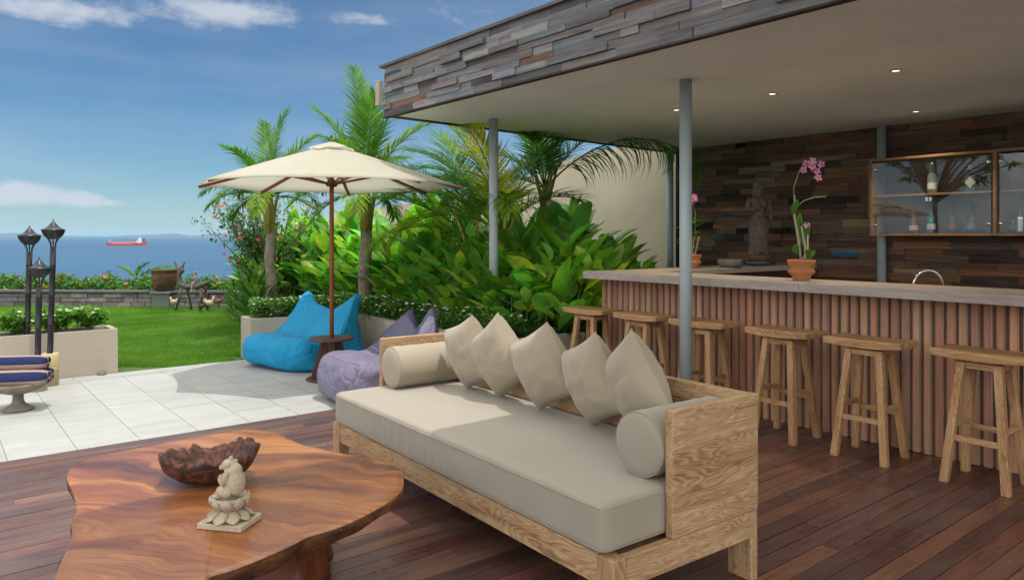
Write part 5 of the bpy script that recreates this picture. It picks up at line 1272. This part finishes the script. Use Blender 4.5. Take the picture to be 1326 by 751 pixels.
for row in range(5):
    px = 325 + row * 7
    while px < 850:
        d = frontd(px) + row * .62 + random.uniform(-.12, .12); v = PD(px, HY, d)
        step = 25 - row * 1.0
        ok = v.x < 8.6 and not (v.x > 4.95 and v.y < 5.55)
        if px > 640 and v.y < 5.6: ok = False
        if ok:
            zt = EYE + (HY - topy(px)) / F * d; h = ((zt - .43) * ([.50, .68, .85, .95, 1.0][row]) - .05) * random.uniform(.85, 1.16); places.append((v.x, v.y, h))
        px += step * random.uniform(.85, 1.15)
first = set()
for i, (x, y, h) in enumerate(places):
    k = random.randrange(5); pr = protos[k]
    if k not in first: o = pr; first.add(k)
    else: o = copy_tree(pr)
    o.location = (x, y, .40); s = max(.55, h); o.scale = (.9 + .1 * s, .9 + .1 * s, s); o.rotation_euler = (0, 0, random.uniform(0, 6.28))
    tag(o, 'bright green broad leaved plant in the dense bed behind the hedge', 'plant', GB)
# a few tall leaves in front of the wall near the bar
for i, (px, py, d, lab) in enumerate([(745, 262, 8.3, 'tallest broad leaved plant, rising against the beige wall'), (700, 292, 7.6, 'tall broad leaved plant below the right palm crown'), (800, 318, 8.0, 'broad leaved plant touching the bar end against the wall'), (765, 292, 8.8, 'upright broad leaved plant between the wall and the bar')]):
    v = PD(px, py, d); o = broadplant('broadleaf_plant', (v.x, v.y, .40), v.z - .43 - .58, 16, 50 + i, .48, .24, .34); tag(o, lab, 'plant', 'tall broad leaved plants near the bar')
# strappy dark plants at the bar end and by the stone wall
M['strap'] = leafmat('strap_leaf', ((.015, .05, .012), (.03, .085, .018), (.05, .12, .025)), .4, .2, 4)
def strappy(loc, n, L, lab, seed, grp=None, w=.02):
    random.seed(seed); e = MB()
    for k in range(n):
        a = random.uniform(0, 6.28); e.leaf((random.uniform(-.06, .06), random.uniform(-.06, .06), 0), (math.cos(a) * random.uniform(.2, 1), math.sin(a) * random.uniform(.2, 1), 1.2), Z, L * random.uniform(.6, 1.1), w, random.uniform(.6, 1.7), .25, 5, lambda t_: 1 - t_ ** 3)
    o = e.build('strap_leaf_plant', M['strap'], smooth=True); o.location = loc; tag(o, lab, 'plant', grp); return o
random.seed(5)
SP = [(4.55, 5.62), (4.85, 5.66), (5.12, 5.60), (4.7, 5.9), (5.0, 5.95), (5.3, 5.75), (4.62, 6.2), (5.2, 6.2)]
for i, (x, y) in enumerate(SP): strappy((x, y, .42), 60, .42, 'dark strap leaved clump at the foot of the bed near the bar', 70 + i, 'strap leaved clumps near the bar')
for i, (px, py, d) in enumerate([(318, 345, 12.2), (333, 330, 12.6), (345, 350, 11.6), (322, 362, 11.4), (340, 372, 10.9), (330, 352, 11.0)]):
    v = PD(px, py, d); o = broadplant('dark_shrub', (v.x, v.y, .0), max(.5, v.z), 60, 90 + i, .24, .07, .36); tag(o, 'dark green shrub above the pale rubble wall', 'shrub', 'dark shrubs above the rubble wall')
    for c in o.children:
        if c.name.startswith('leaves'): c.data.materials[0] = M['smallleaf']
# hedges ---------------------------------------------------------------
def flower5(m_, c, s, up=Z):
    u = (Vector(up) + Vector((random.uniform(-.5, .5), random.uniform(-.5, .5), 0))).normalized(); a_ = u.orthogonal().normalized(); b_ = u.cross(a_)
    for k in range(5):
        an = 1.2566 * k; d = a_ * math.cos(an) + b_ * math.sin(an) + u * .2; q = c + d * s; sd_ = d.cross(u).normalized() * s * .45; b0 = len(m_.v)
        m_.av(c); m_.av(c + d * s * .6 - sd_); m_.av(q); m_.av(c + d * s * .6 + sd_); m_.f.append([b0, b0+1, b0+2, b0+3])
def hedge(name, path, width, z0, z1, nleaf, nfl, fmat, lab, cat, seed, L=.045, fs=.018, wob=.05):
    random.seed(seed); P2 = [Vector((*p, 0)) for p in path]; segs = [(P2[i+1] - P2[i]).length for i in range(len(P2) - 1)]; tot = sum(segs)
    e = empty(name, (P2[0].x, P2[0].y, z0), 0, lab, cat); lf = MB(); fl_ = MB(); st_ = MB(); O = Vector((P2[0].x, P2[0].y, z0))
    def pt(s, u, zz):
        i = 0
        while i < len(segs) - 1 and s > segs[i]: s -= segs[i]; i += 1
        d = (P2[i+1] - P2[i]).normalized(); nn = Vector((-d.y, d.x, 0)); return P2[i] + d * s + nn * u * width / 2 + Vector((0, 0, zz)) - O
    for k in range(nleaf):
        s = random.uniform(0, tot); u = random.uniform(-1, 1); hh = (z1 - z0) * (1 + wob * 4 * mnoise.noise(Vector((s * 2.2, seed, u)))) * (1 - .25 * abs(u) ** 3)
        w = random.random(); zz = hh * (w ** .55); p_ = pt(s, u * (1 if random.random() < .5 else 1), z0 + zz)
        g = random.uniform(.6, 1.4); lf.col((g * random.uniform(.85, 1.4), g, g)); d = Vector((random.uniform(-1, 1), random.uniform(-1, 1), random.uniform(-.1, 1.2)))
        lf.leaf(p_, d, Z, L * random.uniform(.6, 1.3), L * .5, .5, .25, 2)
    for k in range(nfl):
        s = random.uniform(0, tot); u = random.uniform(-1, 1); hh = (z1 - z0) * (1 + wob * 4 * mnoise.noise(Vector((s * 2.2, seed, u)))) * (1 - .25 * abs(u) ** 3)
        if random.random() < .4: u = random.choice((-1, 1)) * random.uniform(.9, 1.05); hh *= random.uniform(.4, 1)
        flower5(fl_, pt(s, u, z0 + hh + .01), fs * random.uniform(.7, 1.2))
    for k in range(int(tot * 14) + 90):
        s = random.uniform(0, tot); u = random.uniform(-.6, .6); st_.tube([pt(s, u, z0), pt(min(tot, s + random.uniform(-.05, .05)), u * 1.2, z0 + (z1 - z0) * .75)], [.006, .003], 4, cap=False)
    lf.build('foliage', M['smallleaf'], e, smooth=False); fl_.build('flowers', fmat, e); st_.build('stems', M['palmbark'], e); return e
hedge('flowering_hedge', [(3.1, 8.98), (4.45, 8.62), (4.45, 5.55)], .34, .42, .70, 15000, 420, M['whitepetal'], 'low green hedge with small white flowers in the planter behind the beanbags', 'hedge', 31, .05)
hedge('flowering_hedge', [(5.0, 11.0), (4.6, 9.2)], .5, .0, .6, 5500, 420, M['whitepetal'], 'low green hedge between the palm trunks and the lawn', 'hedge', 34, .05)
# shrubs in the left planter: separate bushes
random.seed(44)
BX = [(-.35, 'white flowering bush leftmost in the planter behind the lamps'), (-.02, 'white flowering bush, second from the left in the planter'), (.34, 'white flowering bush seen between the lamp poles'), (.72, 'white flowering bush just right of the lamp poles'), (1.08, 'tall white flowering bush near the right end of the planter'), (1.40, 'white flowering bush at the right end of the planter')]
for i, (x, lab) in enumerate(BX):
    e = empty('flowering_bush', (x, 9.09, .44), random.uniform(0, 6), lab, 'bush', 'flowering bushes in the left planter'); lf = MB(); fl_ = MB(); st_ = MB()
    for k in range(14):
        a = random.uniform(0, 6.28); h = random.uniform(.12, .24); r_ = random.uniform(.04, .19); tip = Vector((r_ * math.cos(a), r_ * .8 * math.sin(a), h)); st_.tube([(0, 0, 0), tip * .5 + Vector((0, 0, .02)), tip], [.007, .005, .003], 5, cap=False)
        for q_ in range(48):
            c_ = tip * random.uniform(.45, 1.05) + Vector((random.uniform(-.045, .045), random.uniform(-.045, .045), random.uniform(-.04, .035))); g = random.uniform(.8, 1.7); lf.col((g * 1.15, g, g)); lf.leaf(c_, (random.uniform(-1, 1), random.uniform(-1, 1), random.uniform(0, 1.2)), Z, random.uniform(.045, .085), .032, .5, .25, 2)
        if random.random() < .75: [flower5(fl_, tip + Vector((random.uniform(-.03, .03), random.uniform(-.03, .03), .03)), .02) for _ in range(3)]
    lf.build('foliage', M['smallleaf'], e); fl_.build('flowers', M['whitepetal'], e); st_.build('stems', M['bigstem'], e)
# hedge beyond the stone wall
a_ = SW0 - su * 14 + Vector((.7, .75)); b_ = SW1 + Vector((.55, .55)) 
h = hedge('flowering_hedge', [tuple(a_), tuple(b_)], .9, -.1, .52, 26000, 420, M['orangepetal'], 'long low hedge with orange and red flowers beyond the dark stone wall', 'hedge', 37, .11, .04, .11)
# little palm frond beyond wall
def frond(mb, base, d0, L, nl, ll, droop, up=Z, w=.018, tint=(1, 1, 1), vshape=.5, droopl=.6, twist=0, rach=None):
    d = Vector(d0).normalized(); side = d.cross(Vector(up)); side = side.normalized() if side.length > .05 else Vector((1, 0, 0)); p = Vector(base); pts = [p.copy()]; seg = 16; nrm = side.cross(d)
    for i in range(seg):
        t_ = i / seg; q_ = Matrix.Rotation(-droop / seg * (.4 + 1.2 * t_), 3, side); d = q_ @ d; nrm = q_ @ nrm; p = p + d * (L / seg); pts.append(p.copy())
    if rach: rach.tube(pts, [.011 * (1 - .85 * i / seg) + .002 for i in range(seg + 1)], 5, cap=False)
    for k in range(nl):
        t_ = .16 + .84 * (k + .5) / nl; f = t_ * seg; i = min(int(f), seg - 1); p_ = pts[i].lerp(pts[i+1], f - i); dd = (pts[i+1] - pts[i]).normalized(); nn = side.cross(dd).normalized()
        lw = ll * (math.sin(math.pi * (.12 + .8 * t_)) ** .7) * random.uniform(.85, 1.1)
        for s in (-1, 1):
            g = random.uniform(.75, 1.25); mb.col((tint[0] * g, tint[1] * g, tint[2] * g))
            ld = side * s * (1 - .45 * t_) + dd * (.45 + .6 * t_) + nn * vshape * random.uniform(.6, 1.3)
            mb.leaf(p_, ld, nn + Vector((0, 0, .4)), lw, w * random.uniform(.8, 1.2), droopl * random.uniform(.5, 1.6), .2, 4, lambda q: max(.05, (1 - q) ** .6 * min(1, q * 6 + .3)))
def palm(name, base, top, r0, r1, fronds, lab, grp=None, shaft=.35, seed=1, trunks=None, ll=.36):
    random.seed(seed); base = Vector(base); top = Vector(top); e = empty(name, base, 0, lab, 'palm tree', grp); T = top - base
    mb = MB(); n = 14; mb.tube([T * (i / n) + Vector((.02 * math.sin(i * .8 + seed), .02 * math.cos(i * .6 + seed), 0)) * (i > 0) for i in range(n + 1)], [(r0 + (r1 - r0) * i / n) * (1 + (.35 if i == 0 else 0)) for i in range(n + 1)], 16, jit=.05); mb.build('trunk', M['palmbark'], e, smooth=True)
    mb = MB(); mb.tube([T, T + Z * shaft * .5, T + Z * shaft], [r1 * 1.05, r1 * 1.0, r1 * .45], 12, jit=.06)
    for k in range(5):
        a = random.uniform(0, 6.28); mb.tube([T + Vector((r1 * .6 * math.cos(a), r1 * .6 * math.sin(a), -.05)), T + Vector((r1 * 1.2 * math.cos(a), r1 * 1.2 * math.sin(a), shaft * .5)), T + Vector((.2 * math.cos(a), .2 * math.sin(a), shaft + .25))], [.03, .025, .012], 6)
    mb.build('crown_shaft', M['crownshaft'], e, smooth=True)
    for f in fronds:
        dr, L_, droop = f[0], f[1], f[2]; tint = f[3] if len(f) > 3 else (1, 1, 1); m_ = MB(); rc = MB()
        frond(m_, T + Z * shaft * .8, dr, L_, int(26 + L_ * 14), ll * (L_ / 1.3) ** .5, droop, tint=tint, rach=m_, w=.027, vshape=f[4] if len(f) > 4 else .45, droopl=f[5] if len(f) > 5 else .6)
        fo_ = m_.build('frond', M['palmleaf'], e, smooth=True)
        if len(f) > 3 and tint[0] > 3: fo_['label'] = 'dried orange brown frond'
    return e
def sd(r, u, f): return RGT * r + Z * u + FWD * f     # direction: right, up, away
YEL = (2.2, 1.5, .9); ORG = (6.0, 2.4, 1.1)
bA = PD(352, 390, 10.9); tA = PD(349, 298, 10.9)
palm('coconut_palm', (bA.x, bA.y, .1), tA, .085, .065, [(sd(.05, 1, .05), 1.35, .35), (sd(-.5, 1, .1), 1.15, .8), (sd(.45, 1, -.1), 1.2, .7, YEL), (sd(-1, .75, .1), 1.15, 1.5), (sd(1, .7, .1), 1.1, 1.1), (sd(-.25, 1, -.6), 1.1, .9),
    (sd(.3, .9, .7), 1.1, .9), (sd(-.9, .3, -.3), .95, 1.3), (sd(.9, .35, -.4), .95, 1.2), (sd(-.15, 1, .3), 1.3, .3), (sd(-1, .1, .5), .9, 1.2), (sd(.7,.1,.6), .9, 1.1, YEL), (sd(-.5,.5,-.8), 1.0, 1.5), (sd(.6,.6,-.6), 1.0, 1.5), (sd(-.7,.6,.6), 1.0, 1.3), (sd(.1,.3,-1), .9, 1.6, YEL)], 'slim coconut palm with a grey trunk left of the parasol pole', 'coconut palms beside the lawn', .62, 3, ll=.34)
bB = PD(471, 390, 10.0); tB = PD(474, 296, 10.0)
palm('coconut_palm', (bB.x, bB.y, .1), tB, .105, .075, [(sd(-.05, 1, .05), 1.75, .25), (sd(.22, 1, .0), 1.6, .35), (sd(-.35, 1, .1), 1.45, .6), (sd(.5, 1, -.1), 1.35, .8, YEL), (sd(-.8, .9, .1), 1.25, 1.0), (sd(1, .8, .1), 1.25, 1.1), (sd(-.25, 1, -.6), 1.1, .9),
    (sd(.3, .9, .7), 1.2, .9), (sd(-1, .3, -.3), 1.1, 1.2), (sd(.9, .35, -.4), 1.1, 1.2, YEL), (sd(-.1, 1, .3), 1.5, .3), (sd(1, .1, .5), 1.2, 1.1), (sd(.5, .1, -.6), .9, 1.4), (sd(-.6, -.1, -.4), .9, .9), (sd(-.6,.6,-.7), 1.1, 1.5), (sd(.7,.6,-.6), 1.1, 1.5), (sd(-.7,.6,.6), 1.1, 1.3), (sd(.05,.3,-1), 1.0, 1.6, YEL), (sd(.1, 1, -.25), 1.4, .5)], 'coconut palm with the thickest trunk, right of the parasol pole', 'coconut palms beside the lawn', .62, 4, ll=.40)
# areca clump behind the column
bC = PD(648, 380, 8.9); 
for i, (px, topy_, d, lab, fr) in enumerate([
    (655, 330, 8.8, 'clumping palm with an orange dried frond behind the column in the hedge', [(sd(-.55, 1, .2), 1.7, .9), (sd(-.25, 1, .1), 1.75, .7), (sd(.25, 1, .2), 1.5, .9), (sd(-.9, .9, -.1), 1.55, 1.3), (sd(-.12, 1, -.15), 1.45, .8, ORG, .3, .5), (sd(-1, .6, -.25), 1.5, 1.6, YEL), (sd(.6, .8, .2), 1.2, 1.4), (sd(-.4, .8, .5), 1.6, 1.0), (sd(.05, .9, -.5), 1.2, 2.1, YEL)]),
    (612, 335, 9.4, 'clumping palm leaning left above the parasol shadow side', [(sd(-.6, 1, .2), 1.6, .8), (sd(-.9, .8, 0), 1.5, 1.0), (sd(-.1, 1, .1), 1.5, .7), (sd(-1, .45, -.3), 1.35, 1.3, ORG if False else YEL), (sd(.4, 1, .1), 1.3, .8), (sd(-.3, 1, .6), 1.4, .8)])]):
    b_ = PD(px, 390, d); t2 = PD(px - 4, topy_, d); palm('clumping_palm', (b_.x, b_.y, .4), t2, .05, .035, fr, lab, 'clumping palms in the bed', .35, 12 + i, ll=.52)
bD = PD(706, 372, 9.6); tD = PD(706, 268, 9.6)
palm('grey_trunk_palm', (bD.x, bD.y, .4), tD, .07, .06, [(sd(.25, 1, -.1), 1.25, .6), (sd(-.3, 1, .0), 1.25, .7), (sd(.85, 1, -.25), 2.35, 1.9, (1,1,1), .2, 1.5), (sd(-.7, .9, .1), 1.2, 1.2), (sd(.05, 1, .2), 1.2, .5), (sd(-.9, .5, -.2), 1.0, 1.5), (sd(.5, 1, .2), 1.2, .9), (sd(-.15, 1, -.5), 1.0, 1.0)], 'grey trunked palm in front of the beige wall with one long arching frond', None, .3, 17, ll=.50)
m_ = MB(); bs = PD(175, 362, 16.6); random.seed(9)
for k, dr in enumerate([sd(.9, .5, 0), sd(.75, .6, .1), sd(-.5, .8, 0), sd(.3, .9, 0)]): frond(m_, Vector((0, 0, 0)), dr, .95 if k < 2 else .5, 22, .22, .9, rach=m_, w=.03)
o = m_.build('young_palm', M['palmleaf'], smooth=True); o.location = bs; tag(o, 'young palm frond arching above the far flowering hedge', 'palm')
# hibiscus tree with red flowers
random.seed(61); hb = PD(352, 385, 12.6); e = empty('hibiscus_tree', (hb.x, hb.y, 0), 0, 'dark leafy shrub tree dotted with red flowers behind the slim palm', 'tree')
br = MB(); lf = MB(); fl_ = []
def inside(q):   # q in r, u metres of the crown
    return True
for k in range(70):
    ta = random.uniform(-1.0, 1.0); tx = -1.05 + 2.1 * random.random() if True else 0
    px = random.triangular(246, 440, 330); py = random.uniform(248, 335)
    if px < 300 and py > 296: py = random.uniform(258, 290)
    if px > 370: py = max(py, 262)
    d = 12.6 + random.uniform(-.6, .6); tip = PD(px, py, d) - Vector((hb.x, hb.y, 0)); mid = tip * .55 + Vector((0, 0, .25)); start = Vector((random.uniform(-.1, .1), random.uniform(-.1, .1), .35))
    pts = [start, start.lerp(mid, .5) + Vector((0, 0, .1)), mid, mid.lerp(tip, .5) + Vector((0, 0, .06)), tip]; br.tube(pts, [.022, .017, .012, .007, .003], 5, cap=False)
    for q_ in range(62):
        u = random.uniform(.35, 1.03) * 4; i = min(int(u), 3); c_ = pts[i].lerp(pts[i+1], u - i) + Vector((random.gauss(0, .055), random.gauss(0, .055), random.gauss(0, .05))); g = random.uniform(.45, 1.2); lf.col((g, g, g * .9))
        lf.leaf(c_, (random.uniform(-1, 1), random.uniform(-1, 1), random.uniform(-.6, .8)), Z, random.uniform(.05, .095), .042, .6, .2, 2)
    for q_ in range(2):
        if random.random() < .45: flower5(fl_.append(MB()) or fl_[-1], tip + Vector((random.gauss(0, .08), random.gauss(0, .08) - .05, random.gauss(0, .06))), .030, -FWD + Z * .3)
br.tube([(0, 0, 0), (.02, 0, .2), (0, 0, .45)], [.06, .05, .045], 8); br.build('branches', M['palmbark'], e, smooth=True); lf.build('leaves', M['smallleaf'], e); [f_.build('flower', M['redpetal'], e) for f_ in fl_]

# off-frame neighbours mirrored by the cabinet glass
random.seed(77); fb = Vector((-2.6, 7.4, 0)); e = empty('frangipani_tree', fb, 0, 'frangipani tree with long leaves, mirrored in the cabinet glass', 'tree')
br = MB(); lf = MB(); fl_ = MB(); br.tube([(0, 0, -.1), (.03, 0, 1.2), (0, .05, 2.3)], [.07, .06, .055], 10)
for k in range(46):
    a = random.uniform(0, 6.28); r_ = random.uniform(.5, 1.7); tip = Vector((r_ * math.cos(a), r_ * math.sin(a), random.uniform(2.6, 4.0))); br.tube([(0, .05, 2.25), tip * .5 + Vector((0, 0, 1.3)), tip], [.035, .025, .014], 6)
    for q_ in range(16):
        an = random.uniform(0, 6.28); g = random.uniform(.7, 1.3); lf.col((g, g, g)); lf.leaf(tip, (math.cos(an), math.sin(an), random.uniform(-.2, .6)), Z, random.uniform(.22, .36), .075, .6, .2, 4)
    if k % 3 == 0: [flower5(fl_, tip + Vector((random.gauss(0, .07), random.gauss(0, .07), .08)), .05) for _ in range(5)]
br.build('trunk', M['palmbark'], e, smooth=True); lf.build('leaves', M['palmleaf'], e, smooth=True); fl_.build('flowers', M['frangi'], e)
parasol('parasol', (-4.2, 9.6, 0), 1.6, 2.0, 2.5, 10, 'cream octagonal parasol far to the left, mirrored in the cabinet glass')
# ------------------------------------------------------------------ haze
t = bpy.data.materials.new('haze_air'); t.use_nodes = True; nt = t.node_tree; nt.nodes.clear()
po = nt.nodes.new('ShaderNodeOutputMaterial'); pv = nt.nodes.new('ShaderNodeVolumePrincipled'); pv.inputs['Color'].default_value = (.42, .68, .95, 1); pv.inputs['Density'].default_value = 4.2e-5; pv.inputs['Anisotropy'].default_value = 0
nt.links.new(pv.outputs[0], po.inputs['Volume'])
mb = MB(); mb.box((-30000, -30000, -31.5), (30000, 30000, 150)); o = mb.build('haze', t); tag(o, 'thin sea haze over the water and the far hills', 'haze', kind='stuff')
bpy.context.view_layer.update()
